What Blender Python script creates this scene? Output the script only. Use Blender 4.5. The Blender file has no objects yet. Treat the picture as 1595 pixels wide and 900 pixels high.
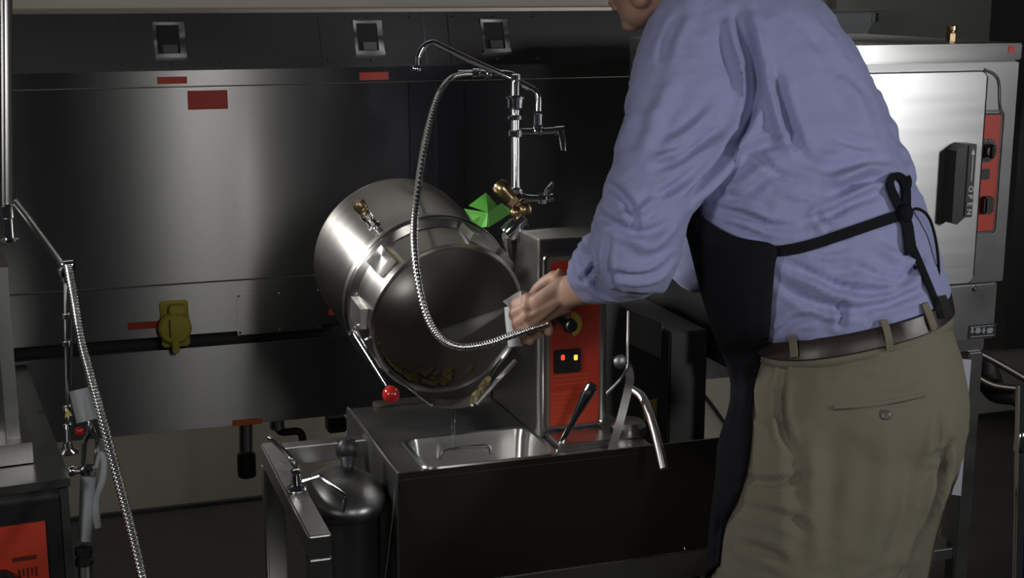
import bpy, bmesh, math, random
from mathutils import Vector, Matrix, noise
from mathutils.bvhtree import BVHTree
random.seed(7)
SC = bpy.context.scene
COL = SC.collection
PI = math.pi
R_ = math.radians

# ------------------------------------------------------------------ camera
FPX = 2200.0
PITCH, YAW = R_(12.2), R_(18.7)
CAM = Vector((0, 0, 1.6))
FW = Vector((math.sin(YAW)*math.cos(PITCH), math.cos(YAW)*math.cos(PITCH), -math.sin(PITCH)))
RT = Vector((math.cos(YAW), -math.sin(YAW), 0))
UP = RT.cross(FW)
FH = Vector((math.sin(YAW), math.cos(YAW), 0))
cd = bpy.data.cameras.new('camera'); cam = bpy.data.objects.new('camera', cd); COL.objects.link(cam)
cd.sensor_width = 36; cd.lens = 36*FPX/1595; cd.clip_start = .05
M3 = Matrix((RT, UP, -FW)).transposed()
cam.matrix_world = Matrix.Translation(CAM) @ M3.to_4x4()
SC.camera = cam

# ------------------------------------------------------------------ light
w = bpy.data.worlds.new('world'); SC.world = w; w.use_nodes = True
w.node_tree.nodes['Background'].inputs[0].default_value = (.75, .85, 1, 1)
w.node_tree.nodes['Background'].inputs[1].default_value = .012
def area(name, loc, target, sx, sy, power, col=(1, 1, 1), spread=180):
    l = bpy.data.lights.new(name, 'AREA'); l.shape = 'RECTANGLE'; l.size = sx; l.size_y = sy
    l.energy = power; l.color = col; l.spread = R_(spread)
    o = bpy.data.objects.new(name, l); COL.objects.link(o); o.location = loc
    o.rotation_euler = (Vector(target)-Vector(loc)).to_track_quat('-Z', 'Y').to_euler()
    return o
area('softbox_left', (-1.6, .5, 2.0), (.9, 2.3, 1.25), .4, .7, 6.2, (1, .98, .95), 90)
area('softbox_right', (2.72, -.1, 1.66), (1.45, 2.4, 1.25), .26, .40, 7.5, (1, 1, 1), 90)
area('strip_lamp', (.78, -.35, 2.0), (1.0, 2.6, 1.1), .16, .7, 1.7, (1, .97, .93), 70)
area('kettle_streak_fill', (-.62, 2.75, 1.75), (.55, 2.58, 1.1), .16, .16, 2.8, (1, .98, .95), 40)  # narrow unseen light added to put the bright streak on the kettle
area('wall_fill_low', (1.2, 3.72, 1.2), (1.2, 4.28, .2), 4.2, .08, 2.6, (1, .97, .9), 130)  # added fill hidden behind the raceway, brightens the lower beige wall
area('wall_fill', (1.4, 3.75, 2.75), (1.4, 4.2, .5), 4.4, .12, 7, (1, .97, .9), 120)  # added overhead fill out of view, lifts the back wall and cladding
SC.view_settings.view_transform = 'Standard'
SC.view_settings.look = 'None'
SC.view_settings.gamma = 1
SC.view_settings.use_curve_mapping = False
SC.view_settings.exposure = 0

# ------------------------------------------------------------------ helpers
def ray(x, y): return FW + RT*((x-797.5)/FPX) + UP*((450-y)/FPX)
def at(x, y, D): return CAM + ray(x, y)*D
def atY(x, y, Y): r = ray(x, y); return CAM + r*(Y/r.y)
def atX(x, y, X): r = ray(x, y); return CAM + r*(X/r.x)
def atZ(x, y, Z): r = ray(x, y); return CAM + r*((Z-1.6)/r.z)

def mat(name, col, rough=.5, metal=0, spec=.5, aniso=0, noise_amt=0, noise_scale=(20, 20, 20), bump=0, emit=None, estr=1,
        alpha=1, trans=0, col2=None, rot=.25, sheen=0):
    m = bpy.data.materials.new(name); m.use_nodes = True
    nt = m.node_tree; b = nt.nodes['Principled BSDF']
    b.inputs['Base Color'].default_value = (*col, 1)
    b.inputs['Roughness'].default_value = rough
    b.inputs['Metallic'].default_value = metal
    b.inputs['Specular IOR Level'].default_value = spec
    b.inputs['Alpha'].default_value = alpha
    b.inputs['Transmission Weight'].default_value = trans
    if sheen: b.inputs['Sheen Weight'].default_value = sheen
    if emit:
        b.inputs['Emission Color'].default_value = (*emit, 1); b.inputs['Emission Strength'].default_value = estr
    if aniso:
        b.inputs['Anisotropic'].default_value = aniso
        b.inputs['Anisotropic Rotation'].default_value = rot
        t = nt.nodes.new('ShaderNodeTangent'); t.direction_type = 'RADIAL'; t.axis = 'Z'
        nt.links.new(t.outputs[0], b.inputs['Tangent'])
    tc = nt.nodes.new('ShaderNodeTexCoord'); mp = nt.nodes.new('ShaderNodeMapping')
    mp.inputs['Scale'].default_value = noise_scale
    n = nt.nodes.new('ShaderNodeTexNoise'); n.inputs['Scale'].default_value = 1; n.inputs['Detail'].default_value = 4
    nt.links.new(tc.outputs['Object'], mp.inputs[0]); nt.links.new(mp.outputs[0], n.inputs['Vector'])
    if noise_amt:
        r = nt.nodes.new('ShaderNodeMapRange'); r.inputs[3].default_value = max(.02, rough-noise_amt); r.inputs[4].default_value = rough+noise_amt
        nt.links.new(n.outputs['Fac'], r.inputs[0]); nt.links.new(r.outputs[0], b.inputs['Roughness'])
    if col2:
        x = nt.nodes.new('ShaderNodeMix'); x.data_type = 'RGBA'
        x.inputs[6].default_value = (*col, 1); x.inputs[7].default_value = (*col2, 1)
        nt.links.new(n.outputs['Fac'], x.inputs[0]); nt.links.new(x.outputs[2], b.inputs['Base Color'])
    if bump:
        bp = nt.nodes.new('ShaderNodeBump'); bp.inputs['Strength'].default_value = bump; bp.inputs['Distance'].default_value = .002
        nt.links.new(n.outputs['Fac'], bp.inputs['Height']); nt.links.new(bp.outputs[0], b.inputs['Normal'])
    return m

STEEL = mat('brushed_steel', (.56, .56, .55), .34, 1, aniso=.75, noise_amt=.05, noise_scale=(3, 3, 60))
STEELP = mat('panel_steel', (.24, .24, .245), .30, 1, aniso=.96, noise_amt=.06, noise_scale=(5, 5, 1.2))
STEELD = mat('dull_dark_steel', (.22, .22, .22), .38, 1, noise_amt=.08, noise_scale=(9, 9, 9))
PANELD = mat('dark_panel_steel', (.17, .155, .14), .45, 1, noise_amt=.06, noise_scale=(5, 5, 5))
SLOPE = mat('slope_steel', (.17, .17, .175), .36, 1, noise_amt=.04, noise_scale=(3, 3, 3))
FACE = mat('grey_enamel', (.16, .16, .145), .5, .3, noise_amt=.05, noise_scale=(30, 30, 30))
GUN = mat('dull_grey_metal', (.04, .04, .04), .6, 0, noise_amt=.05)
BOWL = mat('bowl_steel', (.44, .43, .41), .42, 1, noise_amt=.08, noise_scale=(8, 8, 8))
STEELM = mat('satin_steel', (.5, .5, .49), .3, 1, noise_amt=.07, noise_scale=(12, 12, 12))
KETTLE = mat('spun_steel', (.44, .43, .41), .3, 1, aniso=.8, noise_amt=.05, noise_scale=(4, 4, 200))
CHROME = mat('chrome', (.8, .8, .8), .09, 1, noise_amt=.03)
BRASS = mat('brass', (.42, .31, .17), .3, 1, noise_amt=.1, noise_scale=(60, 60, 60))
BLACK = mat('black_plastic', (.012, .012, .013), .45, noise_amt=.05)
DARK = mat('dark_paint', (.02, .02, .021), .6, noise_amt=.05)
RED = mat('red_label', (.42, .03, .012), .5, noise_amt=.05, col2=(.38, .035, .015))
REDL = mat('red_label_light', (.5, .045, .02), .5, noise_amt=.05)
ORANGE = mat('orange_label', (.45, .1, .02), .5, noise_amt=.04)
YELLOW = mat('yellow_plastic', (.42, .36, .04), .5, noise_amt=.05)
GREEN = mat('green_plastic', (.06, .24, .03), .45, noise_amt=.05)
REDB = mat('red_ball', (.3, .012, .01), .18, noise_amt=.02)
GREYP = mat('grey_plastic', (.27, .29, .3), .5, noise_amt=.05)
WALL = mat('beige_paint', (.36, .34, .29), .8, noise_amt=.05, noise_scale=(3, 3, 3), col2=(.32, .30, .25))
GREYW = mat('grey_cladding', (.11, .11, .105), .6, noise_amt=.1, noise_scale=(2, 2, 2))
FLOOR = mat('dark_floor', (.03, .028, .026), .5, noise_amt=.15, noise_scale=(6, 6, 6))
SHIRT = mat('blue_cotton', (.225, .24, .42), .85, noise_amt=.05, noise_scale=(300, 300, 300), bump=.12, col2=(.24, .255, .445), sheen=.15)
PANTS = mat('khaki_twill', (.145, .134, .098), .9, noise_amt=.05, noise_scale=(400, 400, 400), bump=.15, col2=(.132, .12, .087))
APRON = mat('black_twill', (.006, .0065, .009), .85, spec=.15, noise_amt=.05, noise_scale=(300, 300, 300), bump=.2)
SKIN = mat('skin', (.27, .165, .115), .55, noise_amt=.08, noise_scale=(25, 25, 25), col2=(.30, .165, .12))
SKIN.node_tree.nodes['Principled BSDF'].inputs['Subsurface Weight'].default_value = .08
SKIN.node_tree.nodes['Principled BSDF'].inputs['Subsurface Scale'].default_value = .01
HAIR = mat('brown_hair', (.05, .035, .025), .6, noise_amt=.1, noise_scale=(80, 80, 20), bump=.5)
LEATHER = mat('brown_leather', (.020, .011, .010), .42, noise_amt=.08, noise_scale=(60, 60, 60), bump=.2)
PAPER = mat('grey_paper', (.2, .2, .2), .8, noise_amt=.04, col2=(.15, .15, .15), noise_scale=(30, 30, 30))
WHITE = mat('white_print', (.6, .6, .6), .6, noise_amt=.03)
BOARD = mat('white_board', (.42, .44, .5), .6, noise_amt=.03)
LEAF = mat('cooked_leaf', (.05, .045, .01), .5, noise_amt=.1, noise_scale=(90, 90, 90), col2=(.11, .075, .018))
WATER = mat('water', (.9, .95, 1), .05, trans=1, noise_amt=.02)
GLOWR = mat('red_indicator', (.5, .02, .01), .4, emit=(1, .05, .03), estr=1.6)
GLOWO = mat('orange_indicator', (.6, .2, .02), .4, emit=(1, .28, .03), estr=3)
RUBBER = mat('black_rubber', (.01, .01, .01), .6, noise_amt=.05)
BEADM = mat('weld_grey', (.12, .12, .12), .4, 1, noise_amt=.05)  # one even grey metal for weld beads

def hosemat():
    m = bpy.data.materials.new('braided_hose'); m.use_nodes = True; nt = m.node_tree
    b = nt.nodes['Principled BSDF']; b.inputs['Metallic'].default_value = 1; b.inputs['Roughness'].default_value = .27
    b.inputs['Base Color'].default_value = (.55, .55, .54, 1)
    return m
HOSE = hosemat()

class MB:
    def __init__(s): s.v = []; s.f = []
    def add(s, vs, fs):
        o = len(s.v); s.v += [Vector(v) for v in vs]; s.f += [tuple(i+o for i in f) for f in fs]; return s
    def box(s, lo, hi, rot=None, piv=None, bev=0):
        lo, hi = Vector(lo), Vector(hi)
        bm = bmesh.new(); bmesh.ops.create_cube(bm, size=1)
        c = (lo+hi)/2; d = hi-lo
        for v in bm.verts: v.co = Vector((v.co.x*d.x, v.co.y*d.y, v.co.z*d.z))+c
        if bev: bmesh.ops.bevel(bm, geom=bm.edges[:], offset=min(bev, min(abs(d.x), abs(d.y), abs(d.z))*.45), segments=2, affect='EDGES')
        vs = [v.co.copy() for v in bm.verts]
        if rot is not None:
            p = Vector(piv) if piv is not None else c
            vs = [rot @ (v-p)+p for v in vs]
        bm.verts.index_update()
        s.add(vs, [[v.index for v in f.verts] for f in bm.faces]); bm.free(); return s
    def hexa(s, p):  # 8 points: bottom loop 4, top loop 4
        return s.add(p, [(3, 2, 1, 0), (4, 5, 6, 7), (0, 1, 5, 4), (1, 2, 6, 5), (2, 3, 7, 6), (3, 0, 4, 7)])
    def loft(s, rings, cap=True, closed=True):
        n = len(rings[0]); vs = [p for r in rings for p in r]; fs = []
        for i in range(len(rings)-1):
            for j in range(n if closed else n-1):
                k = (j+1) % n
                fs.append((i*n+j, i*n+k, (i+1)*n+k, (i+1)*n+j))
        if cap: fs.append(tuple(reversed(range(n)))); fs.append(tuple((len(rings)-1)*n+j for j in range(n)))
        return s.add(vs, fs)
    def tube(s, pts, r, seg=12, cap=True, smooth=0, squash=None):
        pts = [Vector(p) for p in pts]
        if smooth: pts = spline(pts, smooth)
        n = len(pts); rs = r if isinstance(r, (list, tuple)) else [r]*n
        if len(rs) != n: rs = [lerpl(rs, i/(n-1)) for i in range(n)]
        t0 = (pts[1]-pts[0]).normalized()
        a = t0.orthogonal().normalized(); rings = []
        for i, p in enumerate(pts):
            t = ((pts[min(i+1, n-1)]-pts[max(i-1, 0)])).normalized()
            a = (a-t*a.dot(t)).normalized(); b = t.cross(a)
            rings.append([p+(a*math.cos(2*PI*k/seg)+b*math.sin(2*PI*k/seg))*rs[i] for k in range(seg)])
        return s.loft(rings, cap)
    def lathe(s, prof, o, ax, seg=32, cap=True):  # prof: (radius, height)
        o = Vector(o); ax = Vector(ax).normalized(); a = ax.orthogonal().normalized(); b = ax.cross(a)
        return s.loft([[o+ax*h+(a*math.cos(2*PI*k/seg)+b*math.sin(2*PI*k/seg))*max(r, 1e-4) for k in range(seg)] for r, h in prof], cap)
    def sphere(s, c, r, seg=20, scale=(1, 1, 1), rot=None):
        bm = bmesh.new(); bmesh.ops.create_uvsphere(bm, u_segments=seg, v_segments=max(6, seg//2), radius=1)
        bm.verts.index_update()
        vs = []
        for v in bm.verts:
            q = Vector((v.co.x*scale[0], v.co.y*scale[1], v.co.z*scale[2]))*r
            if rot is not None: q = rot @ q
            vs.append(q+Vector(c))
        s.add(vs, [[v.index for v in f.verts] for f in bm.faces]); bm.free(); return s
    def cap2(s, a, b, ra, rb, seg=20):  # tapered capsule
        a, b = Vector(a), Vector(b); ax = (b-a); L = ax.length; ax = ax/L if L > 1e-6 else Vector((0, 0, 1))
        prof = [(ra*math.sin(t), -ra*math.cos(t)) for t in [PI/2*i/5 for i in range(6)]]
        prof += [(rb*math.cos(t), L+rb*math.sin(t)) for t in [PI/2*i/5 for i in range(6)]]
        return s.lathe(prof, a, ax, seg)
    def build(s, name, m, parent=None, ang=35, matrix=None, smooth=True):
        me = bpy.data.meshes.new(name)
        base = Vector((0, 0, 0)); q = parent
        while q is not None: base += q.location; q = q.parent
        if matrix is None: vs = [v-base for v in s.v]
        else: vs = s.v
        me.from_pydata([tuple(v) for v in vs], [], s.f); me.validate()
        bm = bmesh.new(); bm.from_mesh(me); bmesh.ops.recalc_face_normals(bm, faces=bm.faces[:]); bm.to_mesh(me); bm.free()
        if smooth:
            me.polygons.foreach_set('use_smooth', [True]*len(me.polygons)); me.set_sharp_from_angle(angle=R_(ang))
        me.materials.append(m)
        o = bpy.data.objects.new(name, me); COL.objects.link(o); o.parent = parent
        if matrix is not None: o.matrix_local = Matrix.Translation(-base) @ matrix
        return o
def lerpl(l, t):
    x = t*(len(l)-1); i = min(int(x), len(l)-2); return l[i]+(l[i+1]-l[i])*(x-i)
def spline(P, k):
    out = []; n = len(P)
    for i in range(n-1):
        p0, p1, p2, p3 = P[max(i-1, 0)], P[i], P[i+1], P[min(i+2, n-1)]
        for j in range(k):
            t = j/k
            out.append(((p1*2)+(p2-p0)*t+(p0*2-p1*5+p2*4-p3)*t*t+(p1*3-p0-p2*3+p3)*t**3)*.5)
    out.append(P[-1]); return out
def tag(o, label, cat=None, group=None, kind=None):
    if label: o['label'] = label
    if cat: o['category'] = cat
    if group: o['group'] = group
    if kind: o['kind'] = kind
    return o
def thing(name, loc, label, cat, group=None):
    o = bpy.data.objects.new(name, None); COL.objects.link(o); o.location = Vector(loc); o.empty_display_size = .05
    return tag(o, label, cat, group)
def struct(o): o['kind'] = 'structure'; return o
def ribbon(mb, A, B, th):  # thick strip between two rows of points
    n = len(A); rings = []
    for i in range(n):
        t = (A[min(i+1, n-1)]-A[max(i-1, 0)]).normalized(); nn = t.cross((B[i]-A[i]).normalized()).normalized()*th/2
        rings.append([A[i]+nn, B[i]+nn, B[i]-nn, A[i]-nn])
    return mb.loft(rings)
def bake(mb, name, m, parent, voxel=None, smooth_it=0, disp=None, sub=0):
    """union of closed pieces into one continuous skin"""
    me = bpy.data.meshes.new(name); me.from_pydata([tuple(v) for v in mb.v], [], mb.f)
    bm = bmesh.new(); bm.from_mesh(me); bmesh.ops.recalc_face_normals(bm, faces=bm.faces[:]); bm.to_mesh(me); bm.free()
    o = bpy.data.objects.new(name, me); COL.objects.link(o)
    if voxel:
        d = o.modifiers.new('r', 'REMESH'); d.mode = 'VOXEL'; d.voxel_size = voxel; d.use_smooth_shade = True
    if smooth_it:
        d = o.modifiers.new('s', 'SMOOTH'); d.iterations = smooth_it; d.factor = .5
    bpy.context.view_layer.update()
    ev = o.evaluated_get(bpy.context.evaluated_depsgraph_get())
    nm = bpy.data.meshes.new_from_object(ev)
    o.modifiers.clear(); o.data = nm; bpy.data.meshes.remove(me)
    base = Vector((0, 0, 0)); q = parent
    while q is not None: base += q.location; q = q.parent
    if disp: disp(nm)
    if base.length: nm.transform(Matrix.Translation(-base))
    nm.polygons.foreach_set('use_smooth', [True]*len(nm.polygons))
    nm.materials.clear(); nm.materials.append(m); o.parent = parent; o.name = name
    return o
def text_part(name, body, size, origin, xdir, ydir, m, parent, depth=.0006):
    c = bpy.data.curves.new(name, 'FONT'); c.body = body; c.size = size; c.extrude = depth; c.align_x = 'CENTER'; c.align_y = 'CENTER'
    t = bpy.data.objects.new(name, c); COL.objects.link(t); bpy.context.view_layer.update()
    me = bpy.data.meshes.new_from_object(t.evaluated_get(bpy.context.evaluated_depsgraph_get()))
    bpy.data.objects.remove(t); bpy.data.curves.remove(c)
    x = Vector(xdir).normalized(); y = Vector(ydir).normalized(); z = x.cross(y)
    Mx = Matrix.Translation(Vector(origin)) @ Matrix((x, y, z)).transposed().to_4x4()
    base = Vector((0, 0, 0)); q = parent
    while q is not None: base += q.location; q = q.parent
    me.transform(Matrix.Translation(-base) @ Mx); me.materials.append(m)
    o = bpy.data.objects.new(name, me); COL.objects.link(o); o.parent = parent
    return o

# ------------------------------------------------------------------ room
struct(MB().box((-2.5, -1, -.05), (5, 4.4, 0)).build('floor', FLOOR))
struct(MB().box((-2.5, 4.28, 0), (5, 4.4, 2.9)).build('wall_back', WALL))
struct(MB().box((-2.5, 4.262, 0), (5, 4.28, .012)).build('baseboard_back', DARK))
XG = atY(1303, 10, 4.2).x
struct(MB().box((XG, 4.2, .78), (5, 4.262, 2.9)).build('trim_1', GREYW))

# ------------------------------------------------------------------ utility raceway wall unit
YU = 3.292
U = thing('utility_raceway', (.7, YU+.1, .5), 'long stainless steel utility wall unit with sloped outlet panel behind the tilted kettle', 'utility panel')
XL, XR = -.16, 1.90
Zt, Z1, Z2, Z3, Z4, Z5, Zb = 1.534, 1.408, 1.370, .916, .795, .762, .562
YS = YU+.045   # top of the sloped panel sits further back
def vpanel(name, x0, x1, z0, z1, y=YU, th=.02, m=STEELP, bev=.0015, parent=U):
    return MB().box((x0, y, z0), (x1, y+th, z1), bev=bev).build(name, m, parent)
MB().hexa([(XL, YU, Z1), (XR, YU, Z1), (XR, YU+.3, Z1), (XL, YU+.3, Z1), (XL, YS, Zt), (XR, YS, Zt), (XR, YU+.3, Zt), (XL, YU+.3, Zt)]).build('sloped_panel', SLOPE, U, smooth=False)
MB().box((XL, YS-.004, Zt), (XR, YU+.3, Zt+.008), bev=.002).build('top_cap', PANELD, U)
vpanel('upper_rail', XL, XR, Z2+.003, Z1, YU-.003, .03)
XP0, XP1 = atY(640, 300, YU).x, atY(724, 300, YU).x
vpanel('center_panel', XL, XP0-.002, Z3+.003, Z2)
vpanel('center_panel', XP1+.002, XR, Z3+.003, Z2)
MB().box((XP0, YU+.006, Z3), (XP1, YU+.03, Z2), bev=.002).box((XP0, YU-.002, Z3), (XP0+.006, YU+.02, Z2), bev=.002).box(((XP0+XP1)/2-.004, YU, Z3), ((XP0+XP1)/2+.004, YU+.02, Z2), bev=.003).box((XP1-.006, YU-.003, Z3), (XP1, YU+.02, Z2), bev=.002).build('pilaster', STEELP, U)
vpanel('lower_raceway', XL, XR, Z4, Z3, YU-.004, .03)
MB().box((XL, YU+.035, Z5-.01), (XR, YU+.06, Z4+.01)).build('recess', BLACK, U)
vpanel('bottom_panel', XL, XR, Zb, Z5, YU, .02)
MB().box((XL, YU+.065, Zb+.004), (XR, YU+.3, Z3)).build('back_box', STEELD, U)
SN = Vector((0, -(Zt-Z1), -(YS-YU)*-1)).normalized()
SN = Vector((0, -(Zt-Z1), (YS-YU))).normalized()      # outward normal of the slope
SU = Vector((0, YS-YU, Zt-Z1)).normalized()           # up the slope
def onslope(x, t, off=0): return Vector((x, YU+(YS-YU)*t, Z1+(Zt-Z1)*t))+SN*off
XV = Vector((1, 0, 0))
def sbox(mb, x0, x1, t0, t1, o0, o1):
    mb.hexa([onslope(x0, t0, o0), onslope(x1, t0, o0), onslope(x1, t1, o0), onslope(x0, t1, o0), onslope(x0, t0, o1), onslope(x1, t0, o1), onslope(x1, t1, o1), onslope(x0, t1, o1)])
    return mb
for i, px in enumerate((264, 574, 771)):
    c = atY(px, 60, YU+.02).x
    hw = .12 if i == 0 else .115
    cp = sbox(MB(), c-hw, c+hw, .04, .93, .0005, .003).build('cover_plate', SLOPE, U)
    for sx in (-1, 0, 1):
        for t in (.1, .88):
            q = onslope(c+sx*hw*.9, t, .003)
            MB().lathe([(0.0001, 0), (.0035, .0003), (.003, .0018), (.0001, .0022)], q, SN, 10).build('screw', CHROME, cp)
    fr = MB()
    sbox(fr, c-.035, c-.028, .22, .83, .003, .009); sbox(fr, c+.022, c+.035, .22, .83, .003, .008)
    sbox(fr, c-.035, c+.035, .2, .27, .003, .012); sbox(fr, c-.035, c+.035, .78, .83, .003, .007)
    o = fr.build('outlet_frame', STEEL, U, smooth=False)
    sbox(MB(), c-.028, c+.022, .27, .78, .0028, .0042).build('outlet_face', BLACK, o, smooth=False)
    tb = MB(); sbox(tb, c-.016, c+.016, .28, .42, .004, .013).build('outlet_latch', STEELM, o, smooth=False)
# seams of the pilaster carried over the slope
for px in (634, 660):
    c = atY(px, 60, YU+.03).x
    sbox(MB(), c-.0015, c+.0015, 0, 1, .0002, .0015).build('seam_strip', STEELM, U, smooth=False)
def flat_label(x0, y0, x1, y1, m, Y, name='warning_label', parent=U):
    a = atY(x0, y1, Y); b = atY(x1, y0, Y)
    return MB().box((a.x, Y-.0012, min(a.z, b.z)), (b.x, Y, max(a.z, b.z)), bev=.0004).build(name, m, parent)
flat_label(245, 119, 291, 131, RED, YU-.003); flat_label(560, 112, 605, 125, RED, YU-.003)
flat_label(293, 140, 354, 171, RED, YU); flat_label(199, 499, 250, 514, RED, YU-.004)
flat_label(416, 477, 460, 492, RED, YU-.004); flat_label(512, 480, 530, 491, RED, YU-.004)
flat_label(362, 650, 408, 664, ORANGE, YU)
# cover plate with screws on the lower raceway
a = atY(370, 522, YU-.004); b = atY(500, 448, YU-.004)
lp = MB().box((a.x, YU-.006, a.z), (b.x, YU-.004, b.z), bev=.0006).build('cover_plate', STEELP, U)
for fx in (.03, .5, .97):
    for fz in (.06, .94):
        MB().lathe([(0.0001, 0), (.0032, .0003), (.0028, .0018), (.0001, .002)], (a.x+(b.x-a.x)*fx, YU-.006, a.z+(b.z-a.z)*fz), (0, -1, 0), 10).build('screw', CHROME, lp)
# yellow socket
c = atY(271, 505, YU-.004); yk = YU-.004
so = MB().box((c.x-.03, yk-.012, c.z-.052), (c.x+.034, yk, c.z+.058), bev=.004).build('socket_plate', YELLOW, U)
tag(so, 'yellow socket plate')
MB().lathe([(.036, 0), (.038, .004), (.038, .016), (.033, .022), (.001, .024)], (c.x, yk-.012, c.z-.003), (0, -1, 0), 32).build('flap_cover', YELLOW, so)
MB().box((c.x-.012, yk-.046, c.z+.032), (c.x+.022, yk-.01, c.z+.052), bev=.003).build('hinge', YELLOW, so)
MB().box((c.x-.009, yk-.04, c.z-.062), (c.x+.007, yk-.012, c.z-.02), bev=.003).build('pull_tab', YELLOW, so)
MB().box((c.x-.014, yk-.0375, c.z-.022), (c.x-.0115, yk-.03, c.z+.02)).build('groove', BLACK, so)

# pipes below the raceway, in front of the beige wall
def pipe(name, pts, r, m, label, cat='pipe', sm=0, group=None, parts=()):
    return tag(MB().tube(pts, r, 14, smooth=sm).build(name, m), label, cat, group)
yp = 3.5
t = thing('supply_pipe', atY(383, 760, yp), 'short grey vertical pipe with black valve hanging below the orange label', 'pipe')
MB().tube([atY(383, 655, yp), atY(383, 700, yp)], .018, 14).build('pipe', STEELM, t)
MB().lathe([(.02, 0), (.024, .004), (.024, .06), (.018, .066)], atY(385, 742, yp), (0, 0, 1), 16).build('valve', BLACK, t)
t = thing('drain_stub', atY(440, 695, yp), 'bent dark drain elbow under the raceway left of the black bracket', 'pipe')
MB().tube([atY(432, 655, yp), atY(437, 672, yp), atY(466, 672, yp), atY(472, 688, yp)], .010, 12, smooth=5).build('elbow', DARK, t)
MB().lathe([(.016, 0), (.02, .004), (.02, .03), (.016, .034)], atY(432, 668, yp), (0, 0, 1), 16).build('collar', STEELM, t)
tag(MB().box(atY(512, 676, yp)-Vector((0, 0, 0)), atY(540, 650, yp)+Vector((0, .05, 0)), bev=.004).build('support_bracket', BLACK), 'black block bracket under the raceway, just left of the steel table', 'bracket')
MB_leg = lambda x: MB().box((x-.02, YU+.12, 0), (x+.02, YU+.16, Zb+.02), bev=.003)
for x in (XL+.05, XR-.06): MB_leg(x).build('leg', STEELD, U)

# ------------------------------------------------------------------ kettle work table
ZD = .785
T = thing('kettle_table', (.75, 2.5, 0), 'low stainless steel table with angled dark front panel under the kettle', 'table')
DX0, DX1, DY0, DY1 = .547, 1.02, 2.222, 2.62
PX1 = 1.19
pan = (.60, .835, 2.226, 2.385)   # opening for the catch pan
dk = MB()
for lo, hi in (((DX0, DY0), (pan[0], DY1)), ((pan[1], DY0), (DX1, DY1)), ((pan[0], DY0), (pan[1], pan[2])), ((pan[0], pan[3]), (pan[1], DY1))):
    dk.box((*lo, ZD-.012), (*hi, ZD))
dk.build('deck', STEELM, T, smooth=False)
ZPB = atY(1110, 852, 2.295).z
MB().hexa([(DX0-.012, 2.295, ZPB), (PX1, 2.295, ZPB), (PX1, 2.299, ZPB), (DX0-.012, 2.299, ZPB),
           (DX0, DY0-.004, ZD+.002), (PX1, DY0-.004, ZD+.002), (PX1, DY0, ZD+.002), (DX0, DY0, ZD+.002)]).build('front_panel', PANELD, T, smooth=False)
MB().box((DX0, 2.30, ZPB-.06), (PX1, 2.33, ZPB-.004), bev=.002).build('cross_rail', STEELM, T)
MB().sphere((1.125, 2.292, ZPB+.006), .004, 10).build('panel_bolt', CHROME, T)
MB().tube([(DX0-.001, DY0-.006, ZD+.001), (DX0-.013, 2.293, ZPB)], .0022, 8).build('panel_edge', STEEL, T)
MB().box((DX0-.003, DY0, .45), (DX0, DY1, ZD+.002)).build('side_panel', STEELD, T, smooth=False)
MB().box((DX0-.003, DY0, ZD), (DX0+.003, DY1, ZD+.005), bev=.0015).build('deck_rim', STEEL, T)
MB().box((pan[0]-.004, DY1-.01, ZD), (DX1, DY1, ZD+.012), bev=.002).build('backsplash', PANELD, T)
for x in (DX0+.02, DX1-.03):
    for y in (2.33, DY1-.03):
        MB().box((x-.018, y-.018, 0), (x+.018, y+.018, ZD-.012), bev=.003).build('leg', STEELM, T)
a = atZ(855, 668, ZD); 
# raised box to the right of the pan
MB().box((.850, 2.245, ZD), (.965, 2.325, ZD+.012), bev=.003).build('raised_ledge', STEELM, T)
rb = MB(); rb.lathe([(.0001, 0), (.032, .001), (.034, .006), (.034, .018), (.028, .026), (.0001, .028)], (1.005, 2.30, ZD), (0, 0, 1), 24).build('drain_cap', STEELM, T)
# left frame of the table
FX0, FX1, FY0, FY1 = .352, .388, 2.0, 2.47
MB().box((FX0, FY0, ZD-.04), (FX1, FY1, ZD-.002), bev=.003).build('side_rail', STEELM, T)
MB().box((FX0, FY0, 0), (FX1, FY0+.036, ZD-.04), bev=.003).build('leg', STEELM, T)
MB().box((FX0, FY1-.036, 0), (FX1, FY1, ZD-.04), bev=.003).build('leg', STEELM, T)
MB().box((FX1, FY1-.03, ZD-.04), (DX0, FY1, ZD-.005), bev=.003).build('back_rail', STEELM, T)
MB().box((FX1+.004, 2.0, .36), (FX1+.03, 2.42, .385), bev=.002).build('lower_rail', STEELM, T)

# dark lid of the second basin between rail and panel
B = thing('lidded_basin', (.47, 2.35, .45), 'dark steel basin with domed lid between the left rail and the front panel', 'basin')
cx, cy = .468, 2.31
def oval(r, z, k=1.3): return [Vector((cx+r*math.cos(2*PI*i/48), cy+r*k*math.sin(2*PI*i/48), z)) for i in range(48)]
MB().loft([oval(.055, .46), oval(.062, .48), oval(.066, .70), oval(.07, .708)]).build('tub', STEELD, B)
MB().loft([oval(.074, .709), oval(.076, .716), oval(.076, .726), oval(.072, .735), oval(.06, .75), oval(.04, .764), oval(.02, .771), oval(.001, .773)]).build('lid', STEELD, B)
kn = MB(); kn.sphere(at(540, 700, 2.47), .020, 20, (1, .9, 1.1)); kn.cap2(at(541, 706, 2.47), at(541, 726, 2.46), .013, .012)
kn.build('knob', BLACK, B)
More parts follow.
